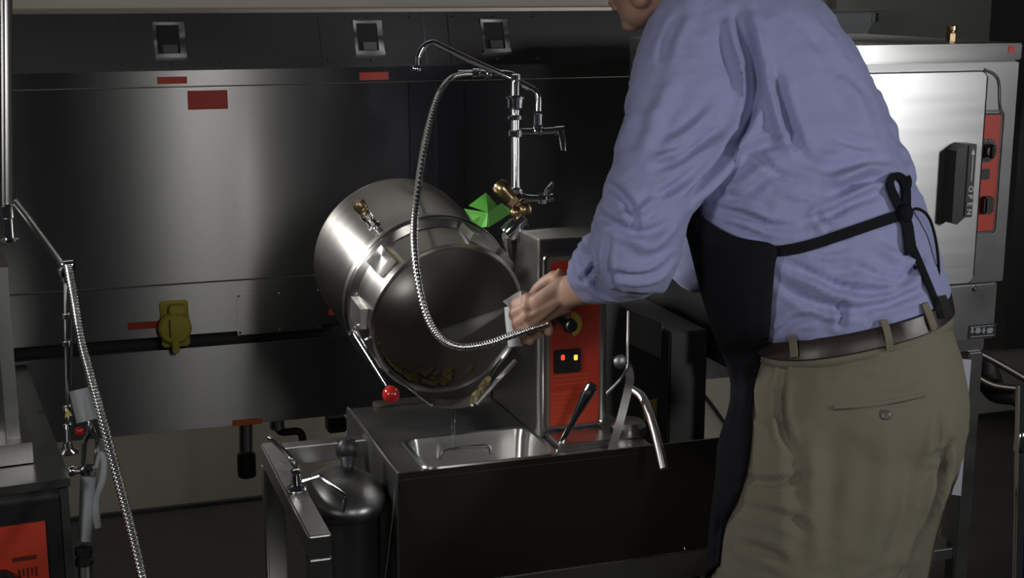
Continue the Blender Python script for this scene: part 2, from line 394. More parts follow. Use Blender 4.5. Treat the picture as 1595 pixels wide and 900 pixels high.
# small faucet on the rail
f0 = Vector((.371, 2.17, ZD))
f0 = atX(462, 762, .371); f0.z = ZD-.001
F_ = thing('rail_tap', f0, 'small chrome tap with thin lever standing on the left rail of the table', 'tap')
d1 = f0.y/ray(462, 750).y
MB().lathe([(.016, 0), (.018, .003), (.014, .007), (.008, .010), (.007, .028), (.009, .03), (.008, .036), (.003, .038)], f0, (0, 0, 1), 20).build('base', CHROME, F_)
MB().tube([f0+Vector((0, 0, .034)), at(458, 722, d1*1.02), at(445, 705, d1*1.03), at(421, 683, d1*1.04)], [.0055, .005, .004, .003], 10, smooth=6).build('lever', CHROME, F_)
MB().sphere(at(420, 682, d1*1.04), .0045, 12).build('lever_tip', CHROME, F_)
MB().tube([f0+Vector((.008, 0, .014)), f0+Vector((.04, .01, .016)), at(541, 771, d1*1.0), at(537, 780, d1), at(534, 797, d1)], [.004, .0035, .0035, .0035, .003], 8).build('spout', CHROME, F_)

# catch pan in the deck
CP = thing('catch_pan', ((pan[0]+pan[1])/2, (pan[2]+pan[3])/2, ZD-.14), 'rectangular stainless catch pan sunk in the table deck below the kettle spout', 'pan')
def rrect(x0, x1, y0, y1, r, z, seg=6):
    pts = []
    for (cx_, cy_, a0) in ((x1-r, y1-r, 0), (x0+r, y1-r, PI/2), (x0+r, y0+r, PI), (x1-r, y0+r, 1.5*PI)):
        for k in range(seg+1):
            a_ = a0+PI/2*k/seg; pts.append(Vector((cx_+r*math.cos(a_), cy_+r*math.sin(a_), z)))
    return pts
x0, x1, y0, y1 = pan
MB().loft([rrect(x0-.008, x1+.008, y0-.006, y1+.008, .026, ZD+.0015), rrect(x0-.006, x1+.006, y0-.004, y1+.006, .026, ZD+.005), rrect(x0+.002, x1-.002, y0+.002, y1-.002, .024, ZD+.004),
           rrect(x0+.006, x1-.006, y0+.006, y1-.006, .022, ZD-.01), rrect(x0+.014, x1-.014, y0+.065, y1-.014, .02, ZD-.115), rrect(x0+.03, x1-.03, y0+.08, y1-.03, .02, ZD-.125)], cap=False).add(
    rrect(x0+.03, x1-.03, y0+.08, y1-.03, .02, ZD-.125), [tuple(range(28))]).build('basin', STEEL, CP)
hp = [Vector((.665, 2.372, ZD-.035)), Vector((.668, 2.366, ZD-.02)), Vector((.685, 2.362, ZD-.014)), Vector((.74, 2.362, ZD-.014)), Vector((.757, 2.366, ZD-.02)), Vector((.76, 2.372, ZD-.035))]
MB().tube(hp, .0022, 8, smooth=4).build('handle', CHROME, CP)

# ------------------------------------------------------------------ kettle
ky = R_(4.0)
ax = Vector((math.sin(ky)*math.cos(R_(11)), -math.cos(ky)*math.cos(R_(11)), -math.sin(R_(11)))).normalized()  # towards the mouth
rim = at(698, 498, 2.6)
K = thing('tilting_kettle', rim-ax*.17, 'tilted stainless steel steam kettle with open mouth and pouring lip', 'kettle')
xk = ax.cross(Vector((0, 0, 1))).normalized(); yk_ = xk.cross(ax).normalized()*-1
xk = Vector((0, 0, 1)).cross(ax).normalized()*-1
# local frame: z along ax, y roughly up, x to the right
yl = (Vector((0, 0, 1))-ax*ax.z).normalized(); xl = yl.cross(ax)
KM = Matrix.Translation(rim) @ Matrix((xl, yl, ax)).transposed().to_4x4()
def kp(r, ang, z):  # ang from local up, clockwise towards camera right (+x world)
    d = (yl*math.cos(ang)+ (-xl if xl.x < 0 else xl)*math.sin(ang)); return rim+d*r+ax*z
MB().lathe([(.0001, -.40), (.06, -.397), (.11, -.382), (.145, -.362), (.158, -.348), (.164, -.335), (.166, -.32), (.166, -.105), (.163, -.098), (.150, -.090)], (0, 0, 0), (0, 0, 1), 96, cap=False).build('jacket', KETTLE, K, matrix=KM)
MB().lathe([(.150, -.091), (.1495, -.06), (.146, -.01), (.147, .0)], (0, 0, 0), (0, 0, 1), 96, cap=False).build('collar', KETTLE, K, matrix=KM)
MB().lathe([(.147, -.005), (.150, 0), (.149, .004), (.144, .005), (.1405, .001), (.139, -.006)], (0, 0, 0), (0, 0, 1), 96, cap=False).build('rim', KETTLE, K, matrix=KM)
MB().lathe([(.1392, -.006), (.139, -.2), (.133, -.25), (.115, -.295), (.085, -.325), (.045, -.34), (.0001, -.343)], (0, 0, 0), (0, 0, 1), 96, cap=False).build('bowl', BOWL, K, matrix=KM)
# weld band behind the rim
MB().lathe([(.1665, -.118), (.1685, -.114), (.1685, -.108), (.1665, -.104)], (0, 0, 0), (0, 0, 1), 96, cap=False).build('jacket_band', STEEL, K, matrix=KM)
# bracket tabs around the collar
for a_, n_, w_ in ((-48, 'bracket_tab', .02), (28, 'bracket_tab', .03), (52, 'bracket_tab', .022), (-88, 'bracket_tab', .02)):
    an = R_(a_); c0 = kp(.155, an, -.055); tdir = (kp(.15, an+.02, 0)-kp(.15, an-.02, 0)).normalized(); rd = (kp(.2, an, 0)-kp(.1, an, 0)).normalized()
    hexp = []
    for rr in (-.008, .007):
        for (s, zz) in ((-1, -.03), (1, -.03), (1, .03), (-1, .03)): hexp.append(c0+tdir*s*w_+ax*zz+rd*rr)
    MB().hexa(hexp).build(n_, STEEL, K, smooth=False)
# drain spigot on the jacket
p0 = at(580, 330, 2.665); 
bv = BVHTree.FromPolygons([KM @ v for v in [Vector(q.co) for q in bpy.data.objects['jacket'].data.vertices]], [tuple(p.vertices) for p in bpy.data.objects['jacket'].data.polygons])
def hit(b, x, y): 
    r = ray(x, y).normalized(); h = b.ray_cast(CAM, r); return h[0], h[1]
hq, hn = hit(bv, 583, 352)
if hn.dot(ray(583, 352)) > 0: hn = -hn
sp = MB(); sp.lathe([(.012, 0), (.013, .004), (.009, .006), (.009, .02), (.012, .022), (.012, .032), (.008, .034)], hq, hn, 16)
spg = sp.build('spigot', CHROME, K); tag(spg, 'brass and chrome spigot')
tip = hq+hn*.034
MB().sphere(tip+Vector((-.004, 0, .006)), .012, 18).lathe([(.009, 0), (.0125, .002), (.013, .010), (.010, .016), (.0001, .018)], tip+Vector((-.006, 0, .008)), (-.5, -.1, .9), 18).build('spigot_cap', BRASS, spg)
# tilting lever with red ball, on a small wire bracket
l0 = at(553, 520, 2.56); l1 = at(604, 602, 2.47); lt = at(609, 614, 2.455)
lv = MB().tube([l0, l1], [.0065, .005], 12).build('lever', CHROME, K)
MB().sphere(lt, .0155, 24).build('lever_ball', REDB, lv); tag(lv.children[0], 'red ball')
MB().tube([l0, at(550, 518, 2.56), at(545, 522, 2.56)], .007, 10).build('lever_cap', CHROME, lv)
MB().tube([at(545, 520, 2.56), at(556, 508, 2.56), at(570, 500, 2.60)], .0025, 8, smooth=4).tube([at(562, 536, 2.55), at(572, 527, 2.56), at(586, 525, 2.59)], .0025, 8, smooth=4).tube([at(570, 500, 2.6), at(575, 512, 2.62)], .0025, 8).build('lever_bracket', CHROME, K)
# pouring lip: flared trough under the mouth
lip = []; NA = 22
for i in range(NA+1):
    t_ = i/NA; an = R_(232 - (232-128)*t_)   # around the bottom
    a0 = kp(.147, an, -.004); s_ = (t_-.5)*2
    tipc = at(704+31*s_, 636, 2.50)+Vector((0, 0, .006*s_*s_))
    up_ = a0
    if abs(s_) > .0: pass
    mid = a0.lerp(tipc, .5)+Vector((0, 0, -.006*(1-s_*s_)))
    lip.append([a0, a0.lerp(mid, .5), mid, mid.lerp(tipc, .5), tipc])
lm = MB(); A_ = [[q for q in r_] for r_ in lip]
dn = Vector((0, .0015, -.0015))
rings = [list(r_)+[q+dn for q in reversed(r_)] for r_ in A_]
lm.loft(rings); lm.build('pouring_lip', STEELM, K)
for e in (0, NA): MB().tube(lip[e], .0028, 8).build('lip_edge', CHROME, K)
# right lip flange, flat bright strip
MB().tube([at(803, 562, 2.53), at(742, 628, 2.49)], .0045, 8).build('lip_flange', STEEL, K)
# trunnion to the console
tc_ = rim-ax*.16
MB().lathe([(.03, 0), (.032, .004), (.032, .03)], Vector((tc_.x+.15, tc_.y, tc_.z)), (1, 0, 0), 24).build('trunnion', STEELM, K)

# cooked scraps: too small and tangled to count
def scraps(pts, name, label):
    mb = MB()
    for (c, n) in pts:
        r = random.uniform(.006, .014); a = n.orthogonal().normalized(); b = n.cross(a); ph = random.random()*6
        ring = []
        for k in range(7):
            q = 2*PI*k/7+ph; rr = r*random.uniform(.5, 1.1)
            ring.append(c+(a*math.cos(q)+b*math.sin(q)*.6)*rr+n*random.uniform(.001, .004))
        o_ = len(mb.v); mb.v += ring+[q+n*.0015 for q in ring]
        mb.f += [tuple(o_+k for k in range(7)), tuple(o_+7+k for k in reversed(range(7)))]+[(o_+k, o_+(k+1) % 7, o_+7+(k+1) % 7, o_+7+k) for k in range(7)]
    o = mb.build(name, LEAF, None, smooth=False); tag(o, label, 'food', kind='stuff'); return o
pts = []
for i in range(120):
    an = R_(random.gauss(213, 24)); z = -random.uniform(.008, .07)
    q = kp(.136, an, z); n = (rim-ax*.1-kp(.137, an, -.1)).normalized(); pts.append((q, n))
scraps(pts, 'vegetable_scraps', 'green and brown cooked vegetable scraps lying inside the kettle mouth')
pts = []
for i in range(16):
    t_ = random.random(); q = at(738+22*t_, 622-32*t_+random.uniform(-4, 4), 2.485+.02*t_); pts.append((q, Vector((-.3, -.8, .5)).normalized()))
scraps(pts, 'leaf_scraps', 'green leaf scraps stuck on the right edge of the pouring lip')
# water
wj = MB()
for (xa, xb) in ((703, 704), (708, 708)):
    wj.tube([at(xa, 634, 2.495), at(xa+.5, 652, 2.49), at(xb, 672, 2.485), atZ(xb, 700, .77)], [.0014, .001, .0009, .0012], 8)
tag(wj.build('water_trickle', WATER), 'thin water trickle falling from the kettle lip into the pan', 'water', kind='stuff')

# ------------------------------------------------------------------ safety valve with green handle (kettle trunnion top)
V = thing('relief_valve', at(800, 330, 2.63), 'brass safety valve with bright green lever tag above the kettle', 'valve')
dv = 2.63
c0, c1 = at(781, 293, dv), at(806, 318, dv)
dr = (c1-c0).normalized()
MB().lathe([(.0001, -.014), (.012, -.012), (.0165, -.004), (.0165, .006), (.013, .016), (.011, .03)], c0, dr, 24).build('dome', BRASS, V)
bb = MB().lathe([(.012, .028), (.0185, .03), (.0185, .04), (.013, .042), (.013, .052), (.0001, .053)], c0, dr, 6)
bb.sphere(at(815, 327, dv), .0165, 16); bb.sphere(at(803, 331, dv-.012), .012, 14); bb.tube([at(812, 330, dv), at(818, 352, dv+.03)], .007, 10)
bb.build('body', BRASS, V)
MB().lathe([(.0001, 0), (.016, .001), (.018, .006), (.018, .028), (.013, .03), (.013, .045), (.0001, .047)], at(788, 366, dv-.01), (at(812, 345, dv)-at(788, 366, dv)), 20).build('union_nut', CHROME, V)
MB().tube([at(788, 366, dv-.01), at(792, 395, dv+.05)], .008, 10).tube([at(815, 338, dv), at(816, 352, dv-.005)], .005, 10).build('pipe', STEEL, V)
gd = dv-.012
g = [at(723, 325, gd-.01), at(758, 300, gd+.01), at(776, 321, gd), at(761, 331, gd-.015)]
def slab(P, th):
    n = (P[1]-P[0]).cross(P[2]-P[0]).normalized()*th; return MB().loft([[p-n/2 for p in P], [p+n/2 for p in P]])
gs = slab([at(731, 318, gd), at(758, 299, gd), at(776, 323, gd), at(762, 330, gd-.012)], .0015)
gg = gs; gg.f.append(tuple()) if False else None
m_ = MB()
for P in ([at(730, 320, gd-.004), at(757, 300, gd+.012), at(777, 323, gd+.006), at(760, 331, gd-.018)],
          [at(723, 325, gd+.002), at(760, 331, gd-.018), at(759, 353, gd-.012), at(750, 354, gd), at(734, 344, gd)],
          [at(760, 331, gd-.018), at(781, 316, gd-.006), at(795, 327, gd-.002), at(794, 333, gd-.002), at(761, 354, gd-.014)]):
    q = slab(P, .0018); m_.add(q.v, q.f)
tag(m_.build('handle_tag', GREEN, V, smooth=False), 'bright green folded plate')

# ------------------------------------------------------------------ control console
Cn = thing('control_console', (.92, 2.46, ZD), 'steel kettle control box with red label, knob and lit switches', 'control box')
cx0, cx1, cyf, cyb, cz0, cz1 = .838, .974, 2.33, 2.60, ZD+.0005, 1.155
cpf = [(cyf, cz0), (cyb, cz0), (cyb, .88), (cyf+.17, .96), (cyf+.12, 1.12), (cyf+.11, cz1), (cyf, cz1)]
MB().loft([[Vector((cx0, y, z)) for y, z in cpf], [Vector((cx1, y, z)) for y, z in cpf]]).build('housing', STEEL, Cn, smooth=False)
bmod = Cn.children[0].modifiers.new('b', 'BEVEL'); bmod.width = .004; bmod.segments = 3
def cpt(px, py): return atY(px, py, cyf)
fr = MB(); rr = .012
def frame_ring(x0, x1, z0, z1, r, y, ins=0): 
    return [Vector((p.x, y, p.y)) for p in rrect(x0+ins, x1-ins, z0+ins, z1-ins, max(r-ins, .002), 0)]
fx0, fx1, fz0, fz1 = cx0+.008, cx1-.006, cz0+.012, 1.128
fr.loft([frame_ring(fx0, fx1, fz0, fz1, .012, cyf), frame_ring(fx0, fx1, fz0, fz1, .012, cyf-.004, .002), frame_ring(fx0, fx1, fz0, fz1, .012, cyf-.004, .004), frame_ring(fx0, fx1, fz0, fz1, .012, cyf-.001, .007)], cap=False)
fr.build('face_frame', STEELM, Cn)
MB().loft([frame_ring(fx0+.003, fx1-.003, fz0+.003, fz1-.003, .01, cyf), frame_ring(fx0+.003, fx1-.003, fz0+.003, fz1-.003, .01, cyf-.0006)]).build('face_plate', FACE, Cn, smooth=False)
lx0, lx1 = .861, .958
lb0 = cpt(880, 662).z; lb1 = cpt(880, 406).z
lab = MB().loft([frame_ring(lx0, lx1, lb0, lb1, .008, cyf), frame_ring(lx0, lx1, lb0, lb1, .008, cyf-.0015)]).build('red_label', RED, Cn, smooth=False)
lbm = cpt(880, 608).z
MB().box((lx0+.001, cyf-.0022, lb0+.002), (lx1-.001, cyf-.0015, lbm)).build('caution_panel', REDL, lab, smooth=False)
for i in range(7):
    z = lbm-.006-i*.0085
    if z > lb0+.004: MB().box((lx0+.006, cyf-.0026, z), (lx1-.006-.012*(i % 3), cyf-.0022, z+.0016)).build('text_line', ORANGE, lab, smooth=False)
for i in range(3):
    z = lbm+.012+i*.008; MB().box((lx0+.01, cyf-.0022, z), (lx1-.02, cyf-.0015, z+.0012)).build('text_line', ORANGE, lab, smooth=False)
kc = cpt(886, 505)
kn = MB().lathe([(.012, 0), (.0115, .014), (.0095, .017), (.0001, .0175)], (kc.x, cyf-.0015, kc.z), (0, -1, 0), 24).build('temperature_knob', BLACK, Cn)
arc = MB(); P0 = []; P1 = []
for k in range(14):
    a_ = R_(-70+150*k/13); P0.append(Vector((kc.x+.013*math.cos(a_), cyf-.002, kc.z+.013*math.sin(a_)))); P1.append(Vector((kc.x+.025*math.cos(a_), cyf-.002, kc.z+.025*math.sin(a_))))
ribbon(arc, P0, P1, .001); arc.build('dial_arc', YELLOW, Cn, smooth=False)
s0 = cpt(861, 581); s1 = cpt(903, 541)
sw = MB().box((s0.x, cyf-.008, s0.z), (s1.x, cyf-.001, s1.z), bev=.002).build('switch_housing', BLACK, Cn)
for px, mt in ((873, GLOWR), (893, GLOWO)):
    q = cpt(px, 560)
    rk = MB().box((q.x-.0085, cyf-.012, s0.z+.005), (q.x+.0085, cyf-.007, s1.z-.005), bev=.002).build('rocker_switch', BLACK, sw)
    MB().box((q.x-.0035, cyf-.0135, cpt(px, 558).z), (q.x+.0035, cyf-.0115, cpt(px, 550).z), bev=.001).build('indicator_light', mt, sw)

# ------------------------------------------------------------------ kettle filler faucet + hose + spray gun
DF = 2.95
Fc = thing('kettle_faucet', at(803, 660, DF), 'tall chrome kettle filler faucet with long swivel spout and two lever valves', 'faucet')
def fa(x, y, d=0): return at(x, y, DF+d)
MB().tube([fa(803, 655), fa(803, 300)], .0085, 14).build('lower_riser', PANELD, Fc)
MB().tube([fa(803, 300), fa(803, 128)], .0095, 16).build('riser', CHROME, Fc)
ups = Vector((0, 0, 1))
for y_, r_, h_ in ((300, .015, .022), (208, .0145, .016), (183, .016, .01), (160, .0165, .03), (152, .0205, .006), (120, .012, .014)):
    MB().lathe([(r_*.7, 0), (r_, h_*.15), (r_, h_*.85), (r_*.7, h_)], fa(803, y_+h_*360), ups, 20).build('riser_nut', CHROME, Fc)
MB().tube([fa(803, 206), fa(865, 204)], .008, 14).lathe([(.012, 0), (.013, .003), (.013, .014), (.01, .016)], fa(838, 204)-RT*.008, RT, 16).build('cross_arm', CHROME, Fc)
MB().tube([fa(803, 292), fa(807, 303), fa(818, 309), fa(835, 310), fa(858, 310)], [.0105, .0105, .010, .009, .009], 14, smooth=5).lathe([(.012, 0), (.013, .004), (.013, .016), (.01, .018)], fa(846, 310)-RT*.01, RT, 8).build('lower_elbow', CHROME, Fc)
ml = MB().tube([fa(865, 204), fa(879, 203)], .010, 12).tube([fa(872, 203), fa(876, 217, -.02), fa(878, 236, -.03)], [.007, .0075, .005], 12)
ml.build('upper_lever', CHROME, Fc)
ml = MB().tube([fa(848, 310), fa(862, 308)], .010, 12).tube([fa(850, 308), fa(853, 297, -.01), fa(861, 284, -.02)], [.006, .007, .004], 12)
ml.build('lower_lever', CHROME, Fc)
so = MB().lathe([(.011, 0), (.012, .004), (.009, .008), (.009, .03), (.011, .032), (.008, .036)], fa(838, 200), ups, 18).build('spout_base', CHROME, Fc)
MB().tube([fa(838, 192), fa(839, 160), fa(837, 146), fa(828, 138), fa(800, 124, .0), fa(740, 97, -.02), fa(683, 70, -.05), fa(672, 67, -.055), fa(660, 73, -.06), fa(652, 88, -.06), fa(650, 104, -.06)], .0065, 14, smooth=6).build('swivel_spout', CHROME, Fc)
MB().lathe([(.0105, 0), (.011, .003), (.0105, .008), (.008, .011), (.0075, .028)], at(649, 110, DF-.06), ups, 16).build('aerator', CHROME, Fc)
MB().tube([fa(803, 132), fa(800, 120), fa(790, 116), fa(770, 115)], .0085, 14, smooth=4).lathe([(.009, 0), (.012, .004), (.0125, .012), (.009, .014), (.009, .024), (.0115, .026), (.0115, .04), (.0085, .042), (.008, .07)], fa(766, 115), -RT, 16).build('hose_coupling', CHROME, Fc)
hp = [at(745, 116, 2.95), at(722, 116, 2.94), at(700, 124, 2.92), at(682, 150, 2.84), at(668, 195, 2.74), at(657, 250, 2.62), at(648, 320, 2.50), at(645, 370, 2.45), at(650, 430, 2.42), at(664, 490, 2.405), at(686, 526, 2.40), at(715, 540, 2.40), at(755, 536, 2.405), at(795, 523, 2.41), at(828, 512, 2.42), at(852, 504, 2.435)]
pp = spline(hp, 40); n_ = len(pp); hs = MB()
rr_ = [.0064+.0007*math.sin(i*PI*.5) for i in range(n_)]
hs.tube(pp, rr_, 12)
tag(hs.build('spray_hose', HOSE, ang=180), 'flexible ribbed steel hose looping from faucet to the spray gun in front of the kettle', 'hose')
SG = thing('spray_gun', at(800, 500, 2.45), 'grey spray gun held in the hand at the kettle mouth', 'spray gun')
MB().hexa([at(800, 486, 2.455), at(815, 478, 2.43), at(822, 480, 2.48), at(806, 490, 2.50), at(783, 469, 2.455), at(811, 452, 2.43), at(820, 455, 2.48), at(793, 470, 2.50)]).build('nozzle_head', GREYP, SG, smooth=False)
MB().tube([at(797, 478, 2.468), at(799, 500, 2.465), at(803, 540, 2.46)], [.013, .0135, .013], 16).build('grip', GREYP, SG)
MB().tube([at(812, 468, 2.455), at(850, 482, 2.48), at(880, 500, 2.5)], .011, 14, smooth=4).build('body_tube', BLACK, SG)
MB().sphere(at(820, 463, 2.425), .005, 14).build('trigger_pin', CHROME, SG)
# water spray: a soft cone of fine droplets
wv = bpy.data.materials.new('spray_mist'); wv.use_nodes = True; nt = wv.node_tree
for n in list(nt.nodes):
    if n.type == 'BSDF_PRINCIPLED': nt.nodes.remove(n)
vs_ = nt.nodes.new('ShaderNodeVolumeScatter'); vs_.inputs['Density'].default_value = 4.5; vs_.inputs['Color'].default_value = (.95, .97, 1, 1)
nt.links.new(vs_.outputs[0], nt.nodes['Material Output'].inputs['Volume'])
a = at(786, 482, 2.468); b = at(692, 528, 2.62)
mi = MB().lathe([(.004, 0), (.02, (b-a).length)], a, b-a, 24).build('water_spray', wv)
tag(mi, 'fan of fine water spray from the gun into the kettle', 'water', kind='stuff')

# ------------------------------------------------------------------ utensils and pipes right of the pan
u0, u1 = atY(862, 712, 2.262), atY(916, 612, 2.25)
L_ = thing('ladle', u0, 'steel ladle handle with hanging hole leaning out of the catch pan', 'utensil')
sd = (u1-u0).normalized(); sn = -FW; sw_ = sd.cross(sn).normalized()
A = [u0-sd*.02+Vector((-.02, .05, -.035)), u0, u0+sd*.05, u0+sd*.09, u1+sd*.0, u1+sd*.012, u1+sd*.02]
W = [.0045, .0045, .005, .0065, .0115, .011, .006]
hd = MB(); rings = []
for q, w_ in zip(A, W): rings.append([q+sw_*w_*math.cos(k*PI/4)+sn*.0028*math.sin(k*PI/4) for k in range(8)])
hd.loft(rings); ob = hd.build('handle', CHROME, L_)
MB().lathe([(.0035, 0), (.005, .0004), (.005, .001), (.0035, .0014)], u1+sn*.003, sn, 16).build('hole_rim', BLACK, ob)
MB().sphere(u0+Vector((-.03, .05, -.07)), .024, 20, (1, 1, .5)).build('bowl', STEELM, L_)
t = thing('bent_lever', at(955, 690, 2.5), 'wide bent flat steel lever rising beside the red control box', 'lever')
P = spline([at(953, 700, 2.5), at(966, 655, 2.5), at(977, 612, 2.51), at(981, 588, 2.52), at(975, 566, 2.53), at(962, 558, 2.54)], 6)
ribbon(MB(), [q-RT*.0075 for q in P], [q+RT*.0075 for q in P], .006).build('bar', STEELD, t)
MB().sphere(at(966, 563, 2.53), .013, 14).lathe([(.011, 0), (.013, .003), (.013, .012), (.009, .014)], at(966, 563, 2.525), -FW, 6).build('pivot_bolt', STEELD, t)
MB().tube([at(979, 484, 2.52), at(978, 540, 2.52), at(976, 572, 2.52), at(965, 592, 2.51), at(945, 613, 2.5)], .0028, 8, smooth=5).build('link_rod', STEEL, t)
tag(MB().tube([at(985, 606, 2.55), at(1000, 618, 2.53), at(1012, 645, 2.5), at(1025, 690, 2.46), at(1034, 730, 2.44)], [.007, .008, .008, .008, .008], 14, smooth=6).build('bent_drain_tube', STEEL), 'short polished steel tube curving down to the right of the bent lever', 'pipe')

# ------------------------------------------------------------------ steamer on its stand
SX0, SX1, SYF, SYB = 1.298, 1.912, 2.424, 3.0
S = thing('steam_cooker', ((SX0+SX1)/2, 2.65, .865), 'stainless countertop steam cooker with big polished door and black handle', 'steamer')
zb, zt = .865, 1.482
zc = atY(1530, 440, SYF).z
MB().box((SX0, SYF+.012, zc), (SX1, SYB, zt-.004), bev=.002).build('cabinet', STEEL, S)
MB().box((SX0-.002, SYF-.004, atY(1540, 94, SYF).z), (SX1+.002, SYB, zt), bev=.003).build('top_trim', STEEL, S)
MB().box((SX0, SYF+.004, zb), (SX1-.01, SYB-.01, zc-.003), bev=.003).build('lower_skirt', STEELM, S)
ff = MB().box((SX0, SYF, zc), (SX1, SYF+.014, atY(1540, 97, SYF).z), bev=.002).build('front_frame', STEELD, S)
dx1 = atY(1524, 200, SYF).x; dz1 = atY(1520, 109, SYF).z
dr_ = MB().loft([[Vector((p.x, y, p.y)) for p in rrect(SX0+.01+i, dx1-i, zc+.004+i, dz1-i, .014, 0)] for y, i in ((SYF, 0), (SYF-.016, 0), (SYF-.0185, .0025))])
DOORM = mat('door_steel', (.74, .74, .74), .30, 1, noise_amt=.03, noise_scale=(3, 3, 60), aniso=.4)
door = dr_.build('door', DOORM, S); tag(door, 'polished flat steamer door')
MB().box((dx1-.002, SYF-.0195, zc+.02), (dx1+.0008, SYF-.002, dz1-.012), bev=.0008).build('door_edge', CHROME, door)
# embossed recess around the controls
ex0, ex1 = dx1+.004, atY(1562, 250, SYF).x
def emb(pts, r, n='emboss'): return MB().tube(pts, r, 10, smooth=5).build(n, STEEL, S)
E0 = [(1533, 108), (1549, 116), (1556, 130), (1557, 160), (1560, 178)]
emb([atY(x_, y_, SYF-.001) for x_, y_ in E0], .003)
lz0, lz1 = atY(1540, 361, SYF).z, atY(1540, 176, SYF).z; lx0, lx1 = dx1+.003, atY(1555, 260, SYF).x
pr = MB().loft([[Vector((p.x, y, p.y)) for p in rrect(lx0-i, lx1+i, lz0-i, lz1+i, .010, 0)] for y, i in ((SYF, .006), (SYF-.003, .005), (SYF-.003, .003), (SYF-.001, .002))], cap=False).build('panel_bezel', STEEL, S)
lb = MB().loft([[Vector((p.x, y, p.y)) for p in rrect(lx0, lx1, lz0, lz1, .008, 0)] for y in (SYF+.001, SYF-.001)]).build('control_label', DARK, S, smooth=False)
MB().loft([[Vector((p.x, y, p.y)) for p in rrect(lx0+.001, lx1-.003, lz0+.003, lz1-.004, .006, 0)] for y in (SYF-.001, SYF-.0018)]).build('red_face', RED, lb, smooth=False)
kc = atY(1536, 234, SYF)
MB().lathe([(.0245, 0), (.0245, .0008), (.0001, .001)], (kc.x, SYF-.0018, kc.z), (0, -1, 0), 32).build('dial_plate', DARK, lb)
for k in range(14):
    a_ = R_(-130+20*k); c = Vector((kc.x+.0205*math.sin(a_), SYF-.003, kc.z+.0205*math.cos(a_)))
    MB().lathe([(.0016, 0), (.0016, .0006)], c, (0, -1, 0), 8).build('dial_mark', GREYP, lb)
MB().lathe([(.0135, 0), (.0135, .014), (.011, .018), (.0001, .019)], (kc.x-.002, SYF-.003, kc.z), (0, -1, 0), 24).box((kc.x-.005, SYF-.03, kc.z-.014), (kc.x+.001, SYF-.012, kc.z+.014), bev=.002).build('timer_knob', BLACK, lb)
q = atY(1532, 271, SYF); MB().box((q.x-.012, SYF-.006, q.z-.011), (q.x+.012, SYF-.001, q.z+.011), bev=.002).build('rocker_switch', BLACK, lb)
q = atY(1533, 318, SYF); MB().box((q.x-.012, SYF-.02, q.z-.018), (q.x+.012, SYF-.001, q.z+.018), bev=.004).build('door_catch', BLACK, S)
# handle
ha, hb = atY(1480, 350, SYF-.05), atY(1519, 224, SYF-.05)
hm = MB()
ya, yb = SYF-.055, SYF-.016
pr_ = [(ha.x, ha.z+.006), (ha.x+.012, ha.z), (ha.x+.03, ha.z+.014), (hb.x, ha.z+.014), (hb.x, hb.z), (ha.x+.02, hb.z+.001), (ha.x, hb.z-.012)]
hm.loft([[Vector((x_, ya, z_)) for x_, z_ in pr_], [Vector((x_, yb, z_)) for x_, z_ in pr_]])
hdl = hm.build('door_handle', BLACK, door, smooth=False)
HB = mat('handle_face', (.025, .025, .027), .4, noise_amt=.04)
MB().box((hb.x-.02, ya-.003, ha.z+.016), (hb.x-.001, ya, hb.z-.002), bev=.001).build('handle_insert', HB, hdl)
tx = hb.x-.010
for i, ch in enumerate('OPEN'):
    text_part('letter', ch, .015, (tx, ya-.0035, ha.z+.078-i*.0165), (0, 0, 1), (-1, 0, 0), WHITE, hdl) if False else text_part('letter', ch, .016, (tx, ya-.0035, ha.z+.072-i*.0155), (0, 0, -1), (1, 0, 0), WHITE, hdl)
MB().box((tx-.0008, ya-.0042, ha.z+.088), (tx+.0008, ya-.003, hb.z-.018)).add([(tx-.004, ya-.0042, hb.z-.02), (tx+.004, ya-.0042, hb.z-.02), (tx, ya-.0042, hb.z-.008), (tx-.004, ya-.003, hb.z-.02), (tx+.004, ya-.003, hb.z-.02), (tx, ya-.003, hb.z-.008)], [(0, 1, 2), (3, 5, 4), (0, 3, 4, 1), (1, 4, 5, 2), (2, 5, 3, 0)]).build('arrow', WHITE, hdl, smooth=False)
flat_label(1570, 71, 1581, 83, RED, SYF-.004, 'red_badge', S)
q = atY(1518, 449, SYF+.004); MB().lathe([(.006, 0), (.006, .003), (.004, .005), (.0001, .0052)], (q.x, SYF+.004, q.z), (0, -1, 0), 12).build('bolt', STEELD, S)
np_ = flat_label(1507, 503, 1552, 528, BLACK, SYF+.004, 'rating_plate', S)
for i, yy in enumerate((507, 514, 522)):
    flat_label(1511, yy, 1548, yy+2, GREYP, SYF+.0026, 'plate_line', np_)
for i, (xa, xb) in enumerate(((1512, 1516), (1519, 1527), (1530, 1534), (1537, 1546))):
    flat_label(xa, 510, xb, 519, GREYP, SYF+.0024, 'plate_mark', np_)
q = atY(1481, 60, 2.75)
BF = thing('brass_fitting', (q.x, 2.55, zt+.0003), 'small brass pipe fitting standing on top of the steam cooker', 'fitting')
q = atY(1481, 66, 2.55)
MB().lathe([(.011, 0), (.011, .016), (.013, .018)], (q.x, 2.55, zt+.0003), (0, 0, 1), 6).build('hex_base', BRASS, BF)
MB().lathe([(.009, .016), (.009, .02), (.012, .022), (.012, .031), (.008, .033)], (q.x, 2.55, zt+.0003), (0, 0, 1), 20).build('cap', BRASS, BF)
